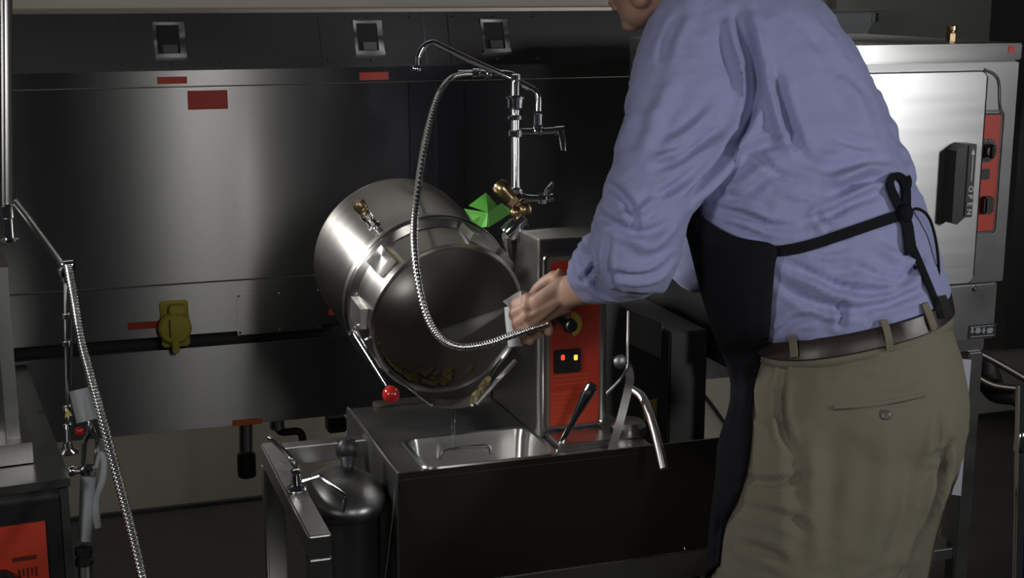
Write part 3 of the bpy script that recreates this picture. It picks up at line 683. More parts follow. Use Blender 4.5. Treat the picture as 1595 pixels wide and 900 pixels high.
# stand
ST = thing('steamer_stand', (1.6, 2.65, 0), 'steel equipment stand with lower shelf under the steam cooker', 'stand')
MB().box((SX0+.004, SYF+.02, zb-.03), (SX1-.02, SYB-.015, zb-.001), bev=.003).build('top_frame', STEELD, ST)
lxr = atY(1502, 700, SYF+.03).x
for x_, y_ in ((lxr, SYF+.03), (lxr, SYB-.05), (SX0+.03, SYF+.03), (SX0+.03, SYB-.05)):
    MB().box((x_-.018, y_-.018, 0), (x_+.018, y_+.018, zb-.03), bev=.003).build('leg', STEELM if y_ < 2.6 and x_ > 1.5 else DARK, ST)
zs = atY(1470, 852, SYF+.03).z
MB().box((SX0+.03, SYF+.02, zs-.025), (lxr, SYB-.05, zs), bev=.002).build('lower_shelf', STEELM, ST)
a = at(1493, 772, 2.96); b = at(1512, 562, 2.96)
BD = thing('white_board', b, 'narrow white board edge hanging between the trousers and the steamer stand leg', 'board')
BD.location = (a.x, SYF-.02, a.z)
a = atY(1487, 770, SYF-.02); b = atY(1513, 560, SYF-.02)
MB().hexa([atY(1481, 770, SYF-.02), atY(1497, 772, SYF-.02), atY(1497, 772, SYF+.005), atY(1481, 770, SYF+.005), atY(1485, 558, SYF-.02), atY(1513, 560, SYF-.02), atY(1513, 560, SYF+.005), atY(1485, 558, SYF+.005)]).build('panel', BOARD, BD, smooth=False)
# paper and black box behind, on the stand side
XB = 1.2
def lft(x, y, o=0): return atX(x, y, XB-o)
NS = tag(slab([lft(981, 535, .001), lft(1030, 558, .001), lft(1032, 503, .001), lft(983, 483, .001)], .0012).build('notice_sheet', PAPER), 'grey printed sheet on the side of the black box below the sleeve cuff', 'sheet')
tag(MB().box((XB, 2.54, 0), (XB+.085, 2.98, .905), bev=.003).build('black_cabinet', DARK), 'narrow black box standing between the red control box and the steamer stand', 'cabinet')
tag(slab([lft(1003, 657, .001), lft(1023, 652, .001), lft(1024, 620, .001), lft(1001, 625, .001)], .0012).build('caution_sticker', YELLOW), 'small yellow sticker low on the black box', 'sticker')
tag(MB().tube([atY(1050, 612, 4.27), atY(1085, 604, 4.27), atY(1130, 660, 4.27)], .006, 8, smooth=5).build('dark_cable', RUBBER), 'thin dark cable crossing the beige wall left of the apron', 'cable')
tag(MB().box(at(1063, 700, 3.3), at(1086, 540, 3.3)+Vector((0, .03, 0)), bev=.003).build('back_post', DARK), 'dark upright post on the beige wall between black box and apron', 'post')
# shelf with bin on the grey cladding
WS = thing('wall_shelf', atY(1340, 40, 4.1), 'thin shelf with grey bin below it, high behind the man', 'shelf')
a = atY(1230, 18, 4.0); b = atY(1382, 15, 4.0)
MB().box((a.x, 3.98, a.z-.002), (b.x, 4.2, a.z+.004), bev=.001).build('shelf_board', STEELM, WS)
a2 = atY(1365, 55, 4.02)
MB().hexa([Vector((a.x, 4.03, a2.z)), Vector((a2.x-.03, 4.03, a2.z)), Vector((a2.x-.03, 4.2, a2.z)), Vector((a.x, 4.2, a2.z)), Vector((a.x, 4.02, a.z-.003)), Vector((a2.x, 4.02, a.z-.003)), Vector((a2.x, 4.2, a.z-.003)), Vector((a.x, 4.2, a.z-.003))]).build('bin', GREYP, WS, smooth=False)
MB().box((a2.x-.02, 4.005, a.z-.035), (a2.x-.003, 4.02, a.z-.006), bev=.002).build('latch', CHROME, WS)
# right side pipes and pole
tag(MB().tube([at(1536, 560, 3.3), at(1540, 590, 3.3), at(1552, 610, 3.28), at(1580, 618, 3.25), at(1595, 630, 3.25)], [.022, .03, .026, .02, .018], 14, smooth=6).build('flexible_drain', RUBBER), 'fat black drain hose bending right below the steam cooker', 'hose')
for i, (y0_, y1_) in enumerate(((562, 592), (600, 606))):
    tag(MB().tube([at(1520, y0_-14, 3.2), at(1548, y0_, 3.2), at(1600, y1_, 3.2)], .008, 12, smooth=5).build('water_pipe', PANELD), ('upper' if i == 0 else 'lower')+' grey water pipe at the right edge below the steamer', 'pipe')
PL = thing('chrome_pole', atZ(1592, 900, .3), 'chrome pole cut by the right edge of the picture', 'pole')
MB().tube([at(1591, 600, 2.3), at(1584, 1000, 2.3)], .009, 16).build('tube', CHROME, PL)
MB().lathe([(.006, 0), (.012, .004), (.012, .03), (.009, .036)], at(1590, 705, 2.3), ups, 16).build('collar', CHROME, PL)
pa_ = atY(1563, 545, 4.0)
tag(MB().box((pa_.x, 4.0, pa_.z), (pa_.x+.6, 4.2, 2.0)).build('hanging_cabinet', DARK, smooth=False), 'tall black wall-hung cabinet at the right edge beyond the steamer', 'cabinet')

# ------------------------------------------------------------------ left appliance
ZR = Matrix.Rotation(R_(5), 3, 'Z')
LC = Vector((.015, 2.44, 0)); 
def lr(x, y, z): return LC+ZR @ Vector((x, y, 0))+Vector((0, 0, z))
LC.z = .006
def lbox(mb, x0, x1, y0, y1, z0, z1): return mb.hexa([lr(x0, y0, z0), lr(x1, y0, z0), lr(x1, y1, z0), lr(x0, y1, z0), lr(x0, y0, z1), lr(x1, y0, z1), lr(x1, y1, z1), lr(x0, y1, z1)])
A1 = thing('left_counter_unit', lr(-.3, .3, 0), 'steel counter appliance at the left edge with large red label on its front', 'appliance')
lbox(MB(), -.7, 0, .012, .80, .06, .745).build('body', STEELD, A1, smooth=False)
lbox(MB(), -.71, .004, -.004, .81, .745, .76).build('worktop', STEELM, A1, smooth=False)
dfm = MB(); lbox(dfm, -.7, -.016, 0, .012, .1, .725); dfm.build('front_door', BLACK, A1, smooth=False)
lbox(MB(), -.014, 0, -.002, .012, .08, .742).build('corner_post', STEELM, A1, smooth=False)
zl1 = .688
lb_ = MB(); lbox(lb_, -.3, -.042, -.003, 0, .50, zl1); lbl = lb_.build('red_label', REDL, A1, smooth=False)
kb = MB(); q = lr(-.118, -.003, .592); fy = ZR @ Vector((0, -1, 0))
kb.lathe([(.020, 0), (.020, .016), (.016, .020), (.0001, .021)], q, fy, 28).build('control_knob', BLACK, lbl)
MK = mat('dark_red_print', (.10, .015, .008), .5, noise_amt=.03)
dkb = MB(); lbox(dkb, -.10, -.060, -.0038, -.003, .622, .630)
for i in range(5): lbox(dkb, -.092+i*.007, -.089+i*.007, -.0038, -.003, .590+.004*(i % 2), .608)
dkb.build('printed_marks', MK, lbl, smooth=False)
for xx, yy in ((-.05, .06), (-.65, .06), (-.05, .72), (-.65, .72)):
    MB().tube([lr(xx, yy, 0), lr(xx, yy, .06)], .02, 14).build('foot', BLACK, A1)
A2 = thing('left_tower', lr(-.3, .3, .76), 'grey steel tower box on the counter appliance at the left edge', 'appliance')
xq = -.066
lbox(MB(), -.6, xq, .14, .6, .762, 1.10).build('housing', STEELM, A2, smooth=False)
lbox(MB(), -.6, xq+.004, .13, .61, 1.10, 1.112).build('cap', STEEL, A2, smooth=False)
lbox(MB(), xq-.02, xq+.003, .13, .14, .765, 1.10).build('edge_trim', STEEL, A2, smooth=False)
lbox(MB(), -.6, xq+.02, .10, .64, .762, .80).build('plinth', STEELM, A2, smooth=False)

# left pot filler: pole, arm, riser, hose, spray handle
PF = thing('pot_filler', at(108, 690, 2.62), 'chrome pot filler with pole, angled arm and thin riser left of the panels', 'faucet')
MB().tube([at(13, -40, 2.5), at(15, 318, 2.5)], .0065, 14).tube([at(5, -40, 2.52), at(7, 318, 2.52)], .004, 10).build('pole', GUN, PF)
MB().lathe([(.016, 0), (.0165, .003), (.009, .006), (.0085, .04), (.011, .042), (.011, .062), (.007, .066)], at(15, 375, 2.5), ups, 20).build('pole_base', CHROME, PF)
MB().tube([at(20, 310, 2.5), at(40, 335, 2.53), at(97, 412, 2.6)], .0062, 12).build('arm', STEELM, PF)
MB().sphere(at(103, 416, 2.6), .013, 18).lathe([(.011, 0), (.013, .004), (.013, .016), (.009, .02)], at(100, 433, 2.6), ups, 12).tube([at(100, 414, 2.6), at(116, 413, 2.6)], .011, 12).build('joint', CHROME, PF)
MB().tube([at(102, 425, 2.6), at(103, 500, 2.6), at(106, 690, 2.6)], .0045, 10).tube([at(112, 440, 2.61), at(112, 600, 2.61)], .003, 10).build('riser', CHROME, PF)
for y_ in (440, 497, 540, 640, 668): MB().lathe([(.006, 0), (.009, .002), (.009, .010), (.006, .012)], at(103+(y_-440)*.012, y_, 2.6), ups, 14).build('riser_nut', CHROME, PF)
MB().lathe([(.02, 0), (.02, .003), (.01, .008), (.008, .02)], at(106, 705, 2.6), ups, 18).build('base', CHROME, PF)
yv = slab([at(101, 650, 2.57), at(113, 647, 2.57), at(104, 635, 2.57)], .002).build('yellow_tag', YELLOW, PF, smooth=False)
hp = [at(106, 415, 2.58), at(116, 470, 2.54), at(126, 530, 2.50), at(142, 590, 2.46), at(160, 655, 2.42), at(182, 740, 2.36), at(203, 820, 2.30), at(222, 900, 2.24), at(238, 980, 2.2)]
pp = spline(hp, 50); rr_ = [.0078+.0009*math.sin(i*PI*.5) for i in range(len(pp))]
tag(MB().tube(pp, rr_, 12).build('supply_hose', HOSE, ang=180), 'ribbed steel hose slanting down to the bottom edge at the left', 'hose')
SH = thing('hanging_sprayer', at(135, 760, 2.50), 'grey handled kettle sprayer with wire yoke and lever hanging left of the hose', 'sprayer')
ds = 2.50
MB().tube([at(124, 606, ds), at(136, 655, ds)], .0185, 24).build('hanger_sleeve', GREYP, SH); tag(SH.children[0], 'grey round sleeve')
MB().tube([at(136, 652, ds), at(139, 672, ds), at(132, 690, ds), at(129, 735, ds)], .0045, 10, smooth=5).tube([at(136, 652, ds), at(146, 672, ds+.01), at(152, 690, ds+.02), at(148, 735, ds+.01)], .0045, 10, smooth=5).build('yoke', CHROME, SH)
MB().lathe([(.012, 0), (.014, .004), (.014, .014), (.010, .018)], at(138, 740, ds), ups, 16).tube([at(112, 733, ds), at(150, 731, ds)], .006, 10).sphere(at(112, 733, ds), .010, 12).build('valve_body', CHROME, SH)
MB().sphere(at(124, 671, ds-.01), .0085, 14).build('red_button', REDB, SH)
MB().tube([at(138, 742, ds), at(136, 790, ds), at(133, 842, ds)], [.0145, .014, .013], 20).build('grip', GREYP, SH)
MB().lathe([(.012, 0), (.016, .002), (.016, .012), (.013, .014), (.013, .02), (.0155, .022), (.0155, .032), (.012, .034)], at(132, 880, ds), ups, 18).build('grip_collar', BLACK, SH)
MB().tube([at(132, 872, ds), at(133, 900, ds), at(136, 990, ds)], .012, 14).build('hose_tail', STEELD, SH)
MB().tube([at(150, 728, ds), at(157, 706, ds), at(162, 722, ds), at(159, 750, ds), at(150, 775, ds), at(149, 800, ds), at(153, 822, ds)], [.004, .005, .006, .0065, .006, .008, .006], 12, smooth=6).build('squeeze_lever', GREYP, SH)

# ------------------------------------------------------------------ the man
PN = thing('person', (1.18, 1.98, 0), 'man in blue rolled-sleeve shirt, khaki trousers and black apron, leaning to spray the kettle', 'person')
def ringpx(L, Rr, D, th, n=40, ex=2.3, grow=0, dd=0):
    """closed ring between a left and a right point, th deep along the view's horizontal"""
    l = at(L[0], L[1], D+dd); r = at(Rr[0], Rr[1], D-dd); c = (l+r)/2; a = (r-l)/2
    a = a*(1+grow/a.length); b = FH*(th/2+grow); out = []
    for k in range(n):
        t = 2*PI*k/n; ct, st = math.cos(t), math.sin(t)
        out.append(c+a*math.copysign(abs(ct)**(2/ex), ct)+b*math.copysign(abs(st)**(2/ex), st))
    return out
def resample(keys, m):
    """keys: list of (L, R, D, th) -> smooth list of rings"""
    K_ = [Vector((k[0][0], k[0][1], 0)) for k in keys], [Vector((k[1][0], k[1][1], 0)) for k in keys], [Vector((k[2], k[3], 0)) for k in keys]
    a, b, c = (spline(q, m) for q in K_)
    return [((p.x, p.y), (q.x, q.y), r.x, r.y) for p, q, r in zip(a, b, c)]
TORSO = [((1205, 552), (1462, 488), 2.30, .23), ((1192, 537), (1468, 474), 2.30, .25), ((1140, 495), (1474, 452), 2.30, .29), ((1112, 440), (1462, 408), 2.30, .29),
         ((1092, 385), (1447, 352), 2.30, .28), ((1080, 335), (1430, 302), 2.30, .27), ((1075, 285), (1402, 252), 2.30, .26), ((1066, 220), (1380, 195), 2.31, .25),
         ((1058, 160), (1364, 138), 2.32, .25), ((1052, 100), (1340, 90), 2.33, .25), ((1055, 50), (1312, 48), 2.33, .24), ((1065, 10), (1280, 5), 2.34, .22),
         ((1075, -28), (1232, -32), 2.35, .19), ((1072, -55), (1180, -58), 2.36, .15)]
SLEEVE = [((1050, -25), (1150, -5), 2.31, .12), ((1010, 35), (1160, 62), 2.29, .15), ((986, 105), (1166, 135), 2.27, .16), ((972, 178), (1152, 215), 2.25, .16),
          ((956, 240), (1118, 285), 2.235, .155), ((941, 295), (1074, 334), 2.225, .15), ((925, 345), (1062, 385), 2.22, .145), ((918, 392), (1050, 425), 2.225, .14), ((940, 440), (1036, 452), 2.235, .11)]
sm = MB()
sm.loft([ringpx(*k) for k in resample(TORSO, 4)])
sm.loft([ringpx(*k) for k in resample(SLEEVE, 4)])
sm.cap2(at(990, 405, 2.24), at(962, 416, 2.27), .060, .052, 32)
ca, cb = at(955, 416, 2.265), at(908, 420, 2.325)
cax = (cb-ca).normalized(); u_ = (UP-cax*UP.dot(cax)).normalized(); v_ = cax.cross(u_)
crg = []
for r, h in [(.050, .0), (.060, .002), (.064, .012), (.063, .030), (.062, .048), (.0585, .053), (.054, .048), (.051, .030), (.048, .012), (.050, .0)]:
    crg.append([ca+cax*(h+.006*math.sin(2*(2*PI*k/48)))+(u_*math.cos(2*PI*k/48)*.95+v_*math.sin(2*PI*k/48)*.88)*(r+.0025*math.sin(6*PI*k/48+1)) for k in range(48)])
sm.loft(crg, cap=False)
sm.cap2(at(1000, 425, 2.24), at(962, 438, 2.27), .038, .036, 24)
# far arm sleeve, seen left of the apron
sm.cap2(at(1215, 90, 2.50), at(1150, 250, 2.52), .085, .075, 24)
sm.cap2(at(1150, 250, 2.52), at(1092, 405, 2.50), .075, .058, 24)
# blousing above the apron string and over the belt
sm.cap2(at(1345, 170, 2.40), at(1388, 280, 2.36), .040, .042, 24); sm.cap2(at(1388, 280, 2.36), at(1392, 305, 2.34), .042, .034, 24)
sm.cap2(at(1330, 452, 2.22), at(1420, 430, 2.25), .035, .032, 20)
sm.cap2(at(1230, 470, 2.20), at(1330, 460, 2.19), .03, .035, 20)

def poly_fold(bvh, pts, step=5):
    out = []
    P = [Vector((x, y, 0)) for x, y in pts]; P = spline(P, 6)
    for q in P:
        h = hit(bvh, q.x, q.y)
        if h[0] is not None: out.append(h[0])
    return out
def fold_disp(folds, wr=.0016, seedv=0, scale=9):
    def f(me):
        bvh = BVHTree.FromPolygons([v.co.copy() for v in me.vertices], [tuple(p.vertices) for p in me.polygons])
        FS = []
        for pts, amp, wid in folds:
            L = poly_fold(bvh, pts)
            if len(L) > 2: FS.append((L, amp, wid))
        # ridged wrinkles everywhere, then the named folds
        nor = [v.normal.copy() for v in me.vertices]
        off = [0.0]*len(me.vertices)
        for i, v in enumerate(me.vertices):
            p = v.co
            q = Vector((p.x*scale, p.y*scale, p.z*scale*1.5+seedv)); n1 = noise.noise(q+Vector((noise.noise(q*1.7)*.8, 0, noise.noise(q*1.3+Vector((5, 0, 0)))*.8)))
            off[i] = wr*(1-abs(n1)*4)*.9+noise.noise(q*2.6)*wr*.6+wr*.35*(1-3*abs(noise.noise(q*4.1)))
        for L, amp, wid in FS:
            lo = Vector((min(q.x for q in L), min(q.y for q in L), min(q.z for q in L)))-Vector((wid*2.6,)*3)
            hi = Vector((max(q.x for q in L), max(q.y for q in L), max(q.z for q in L)))+Vector((wid*2.6,)*3)
            m = len(L)
            for i, v in enumerate(me.vertices):
                p = v.co
                if not (lo.x < p.x < hi.x and lo.y < p.y < hi.y and lo.z < p.z < hi.z): continue
                best = 9; bt = 0
                for j in range(m-1):
                    a, b = L[j], L[j+1]; ab = b-a; l2 = ab.length_squared
                    t = 0 if l2 < 1e-12 else max(0, min(1, (p-a).dot(ab)/l2)); d = (p-(a+ab*t)).length
                    if d < best: best = d; bt = (j+t)/(m-1)
                x = best/wid
                if x < 2.6:
                    taper = max(.1, math.sin(PI*bt))**.7
                    off[i] += 1.3*amp*taper*(math.exp(-x*x*2.2)-.55*math.exp(-(x-1.25)**2*2.6))
        for i, v in enumerate(me.vertices): v.co = v.co+nor[i]*off[i]
        me.update()
    return f
SF = [ # (pixels along the fold, depth (+ out, - in), width)
 ([(1150, 20), (1160, 60), (1172, 110), (1180, 165)], -.016, .016),
 ([(1140, 40), (1150, 90), (1158, 150)], .007, .014),
 ([(1166, 110), (1166, 175), (1136, 228), (1110, 272), (1076, 308)], -.020, .013),
 ([(1208, 112), (1222, 170), (1238, 215), (1250, 235)], -.009, .012),
 ([(1192, 115), (1206, 175), (1220, 225)], .006, .012),
 ([(1128, 195), (1095, 222), (1050, 250), (1020, 262)], -.009, .010),
 ([(1112, 170), (1075, 205), (1035, 225)], .007, .012),
 ([(1088, 265), (1060, 285), (1035, 300), (1010, 305)], -.008, .010),
 ([(1050, 120), (1020, 180), (1000, 240)], .005, .018),
 ([(942, 285), (965, 300), (985, 330), (990, 360)], -.008, .010),
 ([(930, 330), (960, 352), (1000, 362), (1040, 350)], -.009, .010),
 ([(1055, 345), (1030, 375), (1010, 385), (985, 380)], .007, .012),
 ([(1048, 400), (1020, 425), (985, 432), (955, 425)], -.008, .009),
 ([(1150, 250), (1180, 232), (1215, 222), (1250, 225)], -.007, .012),
 ([(1120, 300), (1150, 290), (1190, 262), (1230, 250)], .006, .014),
 ([(1125, 325), (1160, 335), (1200, 352), (1250, 355)], -.007, .010),
 ([(1110, 312), (1150, 322), (1200, 338)], .006, .010),
 ([(1300, 300), (1325, 290), (1350, 278), (1378, 276)], -.010, .010),
 ([(1290, 285), (1320, 272), (1360, 262), (1395, 262)], .008, .012),
 ([(1250, 345), (1290, 335), (1330, 315), (1375, 300)], -.008, .010),
 ([(1280, 345), (1275, 335), (1285, 350), (1300, 360)], -.006, .008),
 ([(1240, 240), (1280, 260), (1320, 255)], -.005, .014),
 ([(1300, 120), (1330, 150), (1350, 190)], .005, .02),
 ([(1210, 400), (1250, 420), (1300, 425), (1350, 415)], -.005, .012),
 ([(1255, 425), (1310, 445), (1365, 455), (1400, 450)], -.008, .010),
 ([(1215, 440), (1260, 470), (1310, 482), (1350, 485)], -.009, .010),
 ([(1230, 425), (1290, 455), (1340, 470)], .007, .011),
 ([(1310, 470), (1312, 490), (1308, 508)], -.007, .009),
 ([(1210, 520), (1235, 500), (1275, 492)], -.008, .009),
 ([(1360, 380), (1395, 400), (1430, 410)], .006, .014),
 ([(1400, 440), (1425, 420), (1440, 395)], -.008, .010),
 ([(1345, 480), (1385, 472), (1440, 450)], -.008, .009),
 ([(905, 366), (918, 392), (927, 412), (914, 430), (908, 440)], -.010, .007),
 ([(914, 430), (935, 452), (962, 468)], -.006, .007),
 ([(896, 385), (900, 415), (912, 440)], .004, .008),
 ([(950, 370), (945, 400), (950, 430), (965, 455)], -.006, .008),
 ([(1025, 300), (1000, 330), (965, 340)], .005, .010),
 ([(1090, 215), (1060, 240), (1020, 245)], .004, .009),
 ([(1175, 240), (1210, 270), (1260, 285)], -.004, .009),
 ([(1290, 210), (1330, 225), (1365, 230)], -.004, .010),
 ([(1130, 350), (1165, 362), (1195, 372)], -.005, .007),
 ([(1215, 300), (1260, 310), (1300, 318)], .004, .010),
 ([(1330, 410), (1370, 430), (1420, 440)], -.005, .008),
 ([(1250, 395), (1290, 400), (1330, 395)], .005, .008),
 ([(1240, 30), (1280, 70), (1300, 110)], -.004, .02),
 ([(1060, 20), (1040, 60), (1030, 100)], -.005, .014),
]
shirt = bake(sm, 'shirt', SHIRT, PN, voxel=.0055, smooth_it=8, disp=fold_disp(SF, .0022))
def bvh_of(o):
    base = o.parent.location if o.parent else Vector()
    return BVHTree.FromPolygons([v.co+base for v in o.data.vertices], [tuple(p.vertices) for p in o.data.polygons])
BS = bvh_of(shirt)
def onshirt(x, y, lift=.004, dflt=2.3):
    h = hit(BS, x, y)
    r = ray(x, y).normalized()
    if h[0] is None: return at(x, y, dflt)
    return h[0]-r*lift
# collar
cm = MB(); cr = []
for k in (0, 1, 2, 3):
    cr.append(ringpx((1066-k*6, -52-k*9), (1182-k*22, -56-k*9), 2.36, .135, grow=-.002+.002*(k == 0)))
cm.loft(cr, cap=False); o = cm.build('collar', SHIRT, PN, ang=180); mo = o.modifiers.new('t', 'SOLIDIFY'); mo.thickness = .004

# trousers
HIPS = [((1184, 530), (1468, 468), 2.30, .27), ((1180, 565), (1478, 505), 2.30, .29), ((1174, 605), (1490, 555), 2.30, .31), ((1166, 655), (1500, 610), 2.30, .32), ((1160, 700), (1496, 665), 2.31, .32), ((1150, 745), (1482, 722), 2.32, .30), ((1160, 775), (1462, 765), 2.33, .26)]
def bring(c, rx, ry, n=40): return [Vector(c)+RT*rx*math.cos(2*PI*k/n)+FH*ry*math.sin(2*PI*k/n) for k in range(n)]
NEAR = [((1162, 640), (1420, 640), 2.27, .22), ((1150, 720), (1470, 712), 2.26, .24), ((1128, 812), (1434, 800), 2.25, .24), ((1111, 900), (1404, 890), 2.25, .235), ((1112, 990), (1380, 980), 2.25, .22)]
tm = MB(); tm.loft([ringpx(*k) for k in resample(HIPS, 4)])
g = [ringpx(*k) for k in resample(NEAR, 4)]
kn_c = at(1246, 985, 2.25)
for z, rx, ry, dx in ((.44, .095, .10, 0), (.30, .088, .095, .01), (.15, .082, .09, .012), (.07, .085, .10, .012)):
    c = kn_c+RT*dx; c.z = z; g.append(bring(c, rx, ry))
tm.loft(g)
FAR = [((1330, 640), (1500, 620), 2.42, .2), ((1325, 720), (1490, 705), 2.44, .2), ((1310, 800), (1462, 790), 2.45, .2), ((1290, 900), (1440, 890), 2.46, .19)]
g = [ringpx(*k) for k in resample(FAR, 4)]
kf_c = at(1365, 930, 2.46)
for z, rx, ry, dx in ((.44, .085, .09, 0), (.30, .08, .088, .0), (.15, .078, .085, .0), (.07, .082, .09, .0)):
    c = kf_c+RT*dx; c.z = z; g.append(bring(c, rx, ry))
tm.loft(g)
TF = [([(1222, 565), (1219, 620), (1222, 670), (1232, 700)], -.009, .010),
 ([(1212, 575), (1208, 630), (1210, 690)], .005, .012),
 ([(1236, 560), (1300, 565), (1380, 552)], -.003, .012),
 ([(1160, 742), (1190, 752), (1230, 748), (1260, 738)], -.007, .010),
 ([(1150, 790), (1200, 800), (1240, 812), (1260, 830)], -.006, .012),
 ([(1300, 650), (1298, 720), (1290, 800), (1285, 890)], -.006, .03),
 ([(1370, 660), (1380, 740), (1370, 820), (1350, 890)], .006, .03),
 ([(1240, 690), (1245, 780), (1250, 890)], -.006, .02),
 ([(1150, 850), (1190, 858), (1230, 880)], -.005, .012),
 ([(1470, 640), (1455, 710), (1430, 770)], -.007, .014),
 ([(1475, 700), (1462, 706), (1440, 712)], -.006, .008),
 ([(1476, 690), (1464, 730), (1446, 790), (1424, 845), (1404, 898)], -.024, .013),
 ([(1460, 650), (1440, 740), (1415, 820), (1390, 895)], .005, .016),
 ([(1330, 590), (1390, 600), (1450, 580)], -.003, .015)]
pants = bake(tm, 'trousers', PANTS, PN, voxel=.0065, smooth_it=8, disp=fold_disp(TF, .0022, 7, 6))
BP = bvh_of(pants)
def onpants(x, y, lift=.003):
    h = hit(BP, x, y); r = ray(x, y).normalized()
    return (h[0] if h[0] is not None else at(x, y, 2.2))-r*lift
# waistband and belt
wb = MB(); wb.loft([ringpx((1181, 538), (1470, 474), 2.30, .272, grow=.006), ringpx((1178, 556), (1476, 493), 2.30, .275, grow=.002)], cap=False)
o = wb.build('waistband', PANTS, PN, ang=180); mo = o.modifiers.new('t', 'SOLIDIFY'); mo.thickness = .006
bl = MB()
rs = [ringpx((1181, y0-12+6), (1471+q, y0-76+6), 2.30, .272, grow=gk, n=64) for y0, q, gk in ((517, -9, .009), (519, -9, .0125), (545, -5, .0135), (548, -5, .0095))]
bl.loft(rs, cap=False); belt = bl.build('belt', LEATHER, PN, ang=50); mo = belt.modifiers.new('t', 'SOLIDIFY'); mo.thickness = .003
BB = bvh_of(belt)
def onany(x, y, lift, bs):
    best = None
    for b in bs:
        h = hit(b, x, y)[0]
        if h is not None and (best is None or (h-CAM).length < (best-CAM).length): best = h
    r = ray(x, y).normalized()
    return (best if best is not None else at(x, y, 2.2))-r*lift
def strap_px(name, P, wpx, m, lift, bs, th=.003, k=6, parent=PN, wend=None):
    P = spline([Vector((x, y, 0)) for x, y in P], k); A, B2 = [], []
    n = len(P)
    for i, q in enumerate(P):
        t = (P[min(i+1, n-1)]-P[max(i-1, 0)]).normalized(); nn = Vector((-t.y, t.x, 0))
        ww = (wpx+(wend-wpx)*i/(n-1) if wend is not None else wpx)/2
        A.append(onany(q.x+nn.x*ww, q.y+nn.y*ww, lift, bs)); B2.append(onany(q.x-nn.x*ww, q.y-nn.y*ww, lift, bs))
    # keep it smooth in depth
    for L in (A, B2):
        for _ in range(6):
            for i in range(1, n-1): L[i] = L[i]*.5+(L[i-1]+L[i+1])*.25
    return ribbon(MB(), A, B2, th).build(name, m, parent, ang=60)
for P_, w_ in (([(1233, 522), (1236, 540), (1237, 556)], 11), ([(1376, 498), (1383, 520), (1386, 545)], 11), ([(1440, 472), (1448, 492), (1456, 514)], 10)):
    strap_px('belt_loop', P_, w_, PANTS, .006, (BB, BP, BS))
strap_px('pocket_welt', [(1299, 634), (1345, 631), (1395, 624), (1440, 613)], 6, PANTS, .002, (BP,), th=.002)
strap_px('pocket_slit', [(1299, 638), (1345, 635), (1395, 628), (1440, 617)], 2.2, LEATHER, .0015, (BP,), th=.001)
q = onpants(1379, 646, .001); MB().lathe([(.0001, .0), (.0075, 0), (.008, .0015), (.006, .003), (.0001, .002)], q, -ray(1379, 646).normalized(), 16).build('pocket_button', mat('button', (.1, .09, .07), .4, noise_amt=.03), PN)
strap_px('pocket_seam', [(1223, 566), (1217, 600), (1216, 650), (1222, 690), (1228, 705)], 2.5, LEATHER, .0005, (BP,), th=.001) if False else None
strap_px('belt_clip', [(1462, 462), (1468, 478), (1473, 494)], 13, BLACK, .010, (BB, BP, BS), th=.012)

# apron
def apron_rows():
    # y of left edge, left silhouette, y of right edge, right visible edge
    return [(312, 1062, 312, 1074), (335, 1062, 345, 1100), (375, 1074, 372, 1150), (415, 1084, 383, 1207), (455, 1094, 420, 1206), (495, 1106, 470, 1202), (530, 1118, 520, 1198),
            (565, 1133, 560, 1186), (605, 1141, 600, 1174), (640, 1136, 640, 1172), (690, 1121, 690, 1168), (740, 1117, 735, 1161), (790, 1111, 780, 1146), (840, 1106, 818, 1128), (900, 1100, 880, 1120)]
rows = apron_rows(); mA = []
tmb = MB(); tmb.loft([ringpx(*k, grow=.004) for k in resample(TORSO, 4)])
BT = BVHTree.FromPolygons(tmb.v, tmb.f)
kk = spline([Vector((r[0], r[1], 0)) for r in rows], 4), spline([Vector((r[2], r[3], 0)) for r in rows], 4)
NB = 26
for (pl, pr2) in zip(*kk):
    yl_, xl_ = pl.x, pl.y; yr_, xr_ = pr2.x, pr2.y
    row = []
    De = (onany(xr_, yr_, .006, (BT, BP))-CAM).dot(FW)
    if De > 2.5 or De < 2.0: De = 2.28
    Dl = max(De+.06, 2.30)
    for j in range(NB+1):
        t = j/NB
        if t <= .5:
            u = t*2; x = xr_+(xl_-xr_)*math.sin(u*PI/2); y = yr_+(yl_-yr_)*u; D = De+(Dl-De)*(1-math.cos(u*PI/2))
            lim = onany(x, y, .006, (BT, BP)); dl = (lim-CAM).dot(FW)
            if dl > 1.5 and D-.075 < dl < D and lim is not None and (hit(BT, x, y)[0] is not None or hit(BP, x, y)[0] is not None): D = dl
        else:
            u = (t-.5)*2; x = xl_+ (210*u**1.6); y = yl_-10*u; D = Dl+.27*math.sin(u*PI/2)
        fl = .004*math.sin(j*1.1+yl_*.012)+.003*math.sin(j*.5-yl_*.02)
        row.append(at(x, y, D-.002+(fl if yl_ > 560 else fl*.3)))
    mA.append(row)
am = MB(); am.loft(mA, cap=False, closed=False); apron = am.build('apron', APRON, PN, ang=180)
mo = apron.modifiers.new('t', 'SOLIDIFY'); mo.thickness = .003; mo.offset = 1
BA = bvh_of(apron)
strap_px('apron_string', [(1200, 392), (1230, 389), (1265, 381), (1310, 366), (1360, 349), (1404, 334)], 17, APRON, .005, (BS,))
strap_px('apron_string', [(1408, 336), (1414, 352), (1416, 372), (1420, 396)], 15, APRON, .010, (BS,), wend=17)
strap_px('apron_string', [(1414, 370), (1428, 400), (1442, 432), (1455, 462), (1466, 492)], 11, APRON, .008, (BS,), wend=7)
strap_px('apron_string', [(1404, 330), (1394, 308), (1385, 286), (1392, 274), (1404, 276), (1412, 292), (1412, 325)], 12, APRON, .010, (BS,))
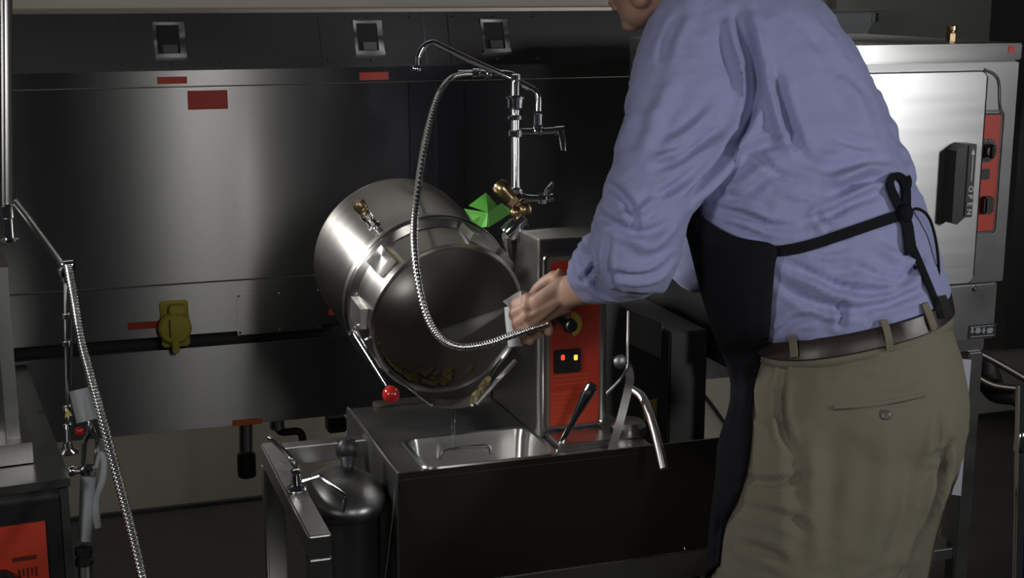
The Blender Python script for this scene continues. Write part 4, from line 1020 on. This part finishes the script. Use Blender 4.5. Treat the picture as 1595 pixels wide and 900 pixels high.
strap_px('apron_string', [(1410, 330), (1410, 305), (1416, 285), (1412, 275)], 9, APRON, .012, (BS,))
kq = onshirt(1410, 333, .012)
MB().sphere(kq, .013, 16, (1, .8, 1.25)).build('apron_knot', APRON, PN)
cpts = [kq, at(1428, 325, 2.2), at(1445, 336, 2.2), at(1455, 362, 2.21), at(1461, 400, 2.22), at(1462, 440, 2.23), at(1455, 468, 2.23)]
MB().tube(cpts, .0024, 8, smooth=6).build('apron_cord', APRON, PN)

# body under the clothes: one continuous skin with head, neck, arms, hands, legs
bm_ = MB()
hc = at(1014, -78, 2.33)                     # centre of the head
fd = (RT*-.86+FH*.30+Vector((0, 0, -.42))).normalized()    # where he looks: left and down
ud = (Vector((0, 0, 1))-fd*fd.z).normalized(); sd_ = fd.cross(ud)
HRM = Matrix((fd, sd_, ud)).transposed()
def H(f, s, u): return hc+fd*f+sd_*s+ud*u
bm_.sphere(H(-.015, 0, .03), 1, 32, (.098, .076, .088), HRM)
bm_.sphere(H(.025, 0, -.02), 1, 28, (.070, .064, .095), HRM)
bm_.sphere(H(.045, 0, -.078), 1, 24, (.046, .050, .036), HRM)      # jaw
bm_.sphere(H(.075, 0, -.094), 1, 18, (.020, .024, .017), HRM)      # chin
bm_.cap2(H(.088, 0, .012), H(.112, 0, -.022), .008, .0135, 16)     # nose
for s in (-1, 1):
    bm_.sphere(H(.100, s*.010, -.025), .0085, 12)
    bm_.sphere(H(.06, s*.038, -.015), 1, 18, (.026, .02, .022), HRM)   # cheek
    bm_.sphere(H(.066, s*.030, .022), 1, 14, (.020, .026, .008), HRM)  # brow
    bm_.sphere(H(.068, s*.031, .004), .0135, 16)                       # eyes
    bm_.sphere(H(-.012, s*.076, -.01), 1, 16, (.020, .007, .030), HRM) # ears
    bm_.cap2(H(.035, s*.052, -.07), H(-.01, s*.06, -.03), .016, .016, 14)
bm_.sphere(H(.090, 0, -.050), 1, 16, (.012, .022, .006), HRM)       # upper lip
bm_.sphere(H(.088, 0, -.062), 1, 16, (.012, .019, .006), HRM)
bm_.cap2(H(-.02, 0, -.03), at(1120, -30, 2.36), .056, .062, 24)
bm_.cap2(at(1120, -30, 2.36), at(1190, 20, 2.36), .06, .08, 24)
bm_.loft([ringpx(k[0], k[1], k[2], k[3], grow=-.03) for k in TORSO[:-1]])
bm_.loft([ringpx(k[0], k[1], k[2], k[3], grow=-.03) for k in HIPS])
sh, el, wr = at(1090, 60, 2.30), at(998, 408, 2.245), at(880, 457, 2.42)
bm_.cap2(sh, el, .052, .042, 20); bm_.cap2(at(1150, 60, 2.34), sh, .07, .052, 20)
# forearm: oval, tapering to the wrist
fdir = (wr-el).normalized(); fu = (UP-fdir*UP.dot(fdir)).normalized(); fv = fdir.cross(fu)
fr_ = []
for t, a1, a2 in ((-.05, .030, .03), (.1, .042, .038), (.3, .045, .04), (.5, .041, .035), (.7, .034, .028), (.88, .029, .022), (1.0, .029, .021), (1.08, .031, .019)):
    c = el+fdir*(wr-el).length*t
    fr_.append([c+fu*a1*math.cos(2*PI*k/24)+fv*a2*math.sin(2*PI*k/24) for k in range(24)])
bm_.loft(fr_)
# hand around the grip
def palm_sec(x0, y0, x1, y1, D0, D1, th, n=20):
    l = at(x0, y0, D0); r = at(x1, y1, D1); c = (l+r)/2; a = (r-l)/2
    b = (FW*th/2)
    return [c+a*math.cos(2*PI*k/n)+b*math.sin(2*PI*k/n) for k in range(n)]
bm_.loft([palm_sec(888, 430, 890, 486, 2.405, 2.425, .034), palm_sec(868, 432, 874, 492, 2.405, 2.43, .034), palm_sec(847, 447, 856, 501, 2.41, 2.435, .034), palm_sec(830, 459, 838, 509, 2.415, 2.435, .032), palm_sec(816, 469, 822, 513, 2.425, 2.44, .026)])
# finger chains: knuckle, middle joint, end joint, tip
fing = [[(822, 466, 2.430, .0120), (803, 474, 2.445, .0112), (800, 480, 2.478, .0102), (815, 486, 2.500, .009)],
        [(820, 479, 2.425, .0120), (803, 487, 2.435, .0112), (799, 494, 2.470, .0102), (815, 503, 2.492, .009)],
        [(820, 494, 2.425, .0115), (806, 503, 2.432, .0108), (806, 512, 2.465, .0100), (826, 520, 2.470, .0088), (838, 521, 2.45, .0084)],
        [(825, 506, 2.430, .0105), (812, 516, 2.430, .0098), (814, 527, 2.450, .0090), (826, 531, 2.447, .0082)]]
for F4 in fing:
    root = at(F4[0][0]+16, F4[0][1]-1, F4[0][2]+.004)
    bm_.cap2(root, at(*F4[0][:3]), .0125, F4[0][3], 14)
    for a_, b_ in zip(F4[:-1], F4[1:]): bm_.cap2(at(*a_[:3]), at(*b_[:3]), a_[3], b_[3], 14)
bm_.cap2(at(852, 508, 2.445), at(855, 517, 2.44), .010, .0085, 12)
for F4 in fing:
    bm_.sphere(at(F4[0][0]-1, F4[0][1]-1, F4[0][2]-.006), .0098, 12)
    bm_.cap2(at(F4[0][0]+3, F4[0][1], F4[0][2]-.008), at(880, 458+(F4[0][1]-480)*.25, 2.402), .006, .005, 10)
# thumb leaves the top side of the palm and lies along the gun
for a_, b_ in zip([(880, 440, 2.435, .0165), (864, 433, 2.450, .0140), (849, 440, 2.462, .0120), (836, 452, 2.465, .0110)], [(864, 433, 2.450, .0140), (849, 440, 2.462, .0120), (836, 452, 2.465, .0110), (828, 462, 2.462, .0090)]):
    bm_.cap2(at(*a_[:3]), at(*b_[:3]), a_[3], b_[3], 14)
bm_.cap2(at(866, 436, 2.42), at(871, 423, 2.425), .009, .0065, 12)
# far arm and hand, hidden behind the apron: forearm hangs to the table edge
f1, f2, f3 = at(1220, 95, 2.50), at(1112, 392, 2.52), at(1190, 530, 2.56)
bm_.cap2(f1, f2, .05, .042, 18); bm_.cap2(f2, f3, .041, .027, 18)
pd = (f3-f2).normalized()
bm_.cap2(f3, f3+pd*.06, .027, .032, 16)
for k in range(4):
    s0_ = f3+pd*.085+RT*(k-1.5)*.017; s1_ = s0_+pd*.035+FH*.004; s2_ = s1_+pd*.022+FH*.012
    bm_.cap2(s0_-pd*.03, s1_, .0095, .0085, 12); bm_.cap2(s1_, s2_, .0085, .0075, 12)
bm_.cap2(f3+pd*.03, f3+pd*.07-RT*.04, .013, .009, 12)
# legs and feet inside trousers and shoes
for c, cz in ((kn_c, 0), (kf_c, 0)):
    hpj = at(1290 if c is kn_c else 1390, 660, 2.29 if c is kn_c else 2.40)
    k_ = Vector((c.x, c.y, .5)); a_ = Vector((c.x, c.y, .09))
    bm_.cap2(hpj, k_, .085, .058, 20); bm_.cap2(k_, a_, .056, .038, 20)
    bm_.cap2(a_, a_+Vector((-.10, .10, -.045)), .036, .028, 16)
body = bake(bm_, 'body', SKIN, PN, voxel=.003, smooth_it=5)
# hair
hm_ = MB(); hm_.sphere(H(-.026, 0, .048), 1, 32, (.100, .083, .086), HRM); hm_.sphere(H(-.052, 0, -.005), 1, 24, (.064, .072, .075), HRM)
def hd_(me):
    for v in me.vertices: v.co += v.normal*(noise.noise(v.co*60)*.003)
bake(hm_, 'hair', HAIR, PN, voxel=.005, smooth_it=4, disp=hd_)
EYE = mat('eye_white', (.7, .68, .65), .2, noise_amt=.02)
for s in (-1, 1):
    e = MB().sphere(H(.0755, s*.031, .003), .0095, 16).build('eye', EYE, PN)
    MB().sphere(H(.0835, s*.031, .002), .004, 12).build('iris', BLACK, e)
    MB().cap2(H(.083, s*.018, .023), H(.075, s*.045, .024), .0035, .0028, 10).build('eyebrow', HAIR, PN)
# headset microphone tip below the mouth corner
# shoes
SHOE = mat('black_shoe_leather', (.015, .013, .012), .35, noise_amt=.05)
for c in (kn_c, kf_c):
    o_ = Vector((c.x, c.y, 0)); dshoe = Vector((-.70, .71, 0)); sdv = Vector((.71, .70, 0)); g = []
    for t, wdt, h in ((-.10, .025, .05), (-.085, .036, .075), (-.03, .040, .095), (.04, .043, .085), (.10, .048, .06), (.155, .042, .045), (.185, .02, .03)):
        g.append([o_+dshoe*t+sdv*wdt*math.cos(2*PI*k/20)+Vector((0, 0, h/2+h/2*math.sin(2*PI*k/20))) for k in range(20)])
    MB().loft(g).build('shoe', SHOE, PN)
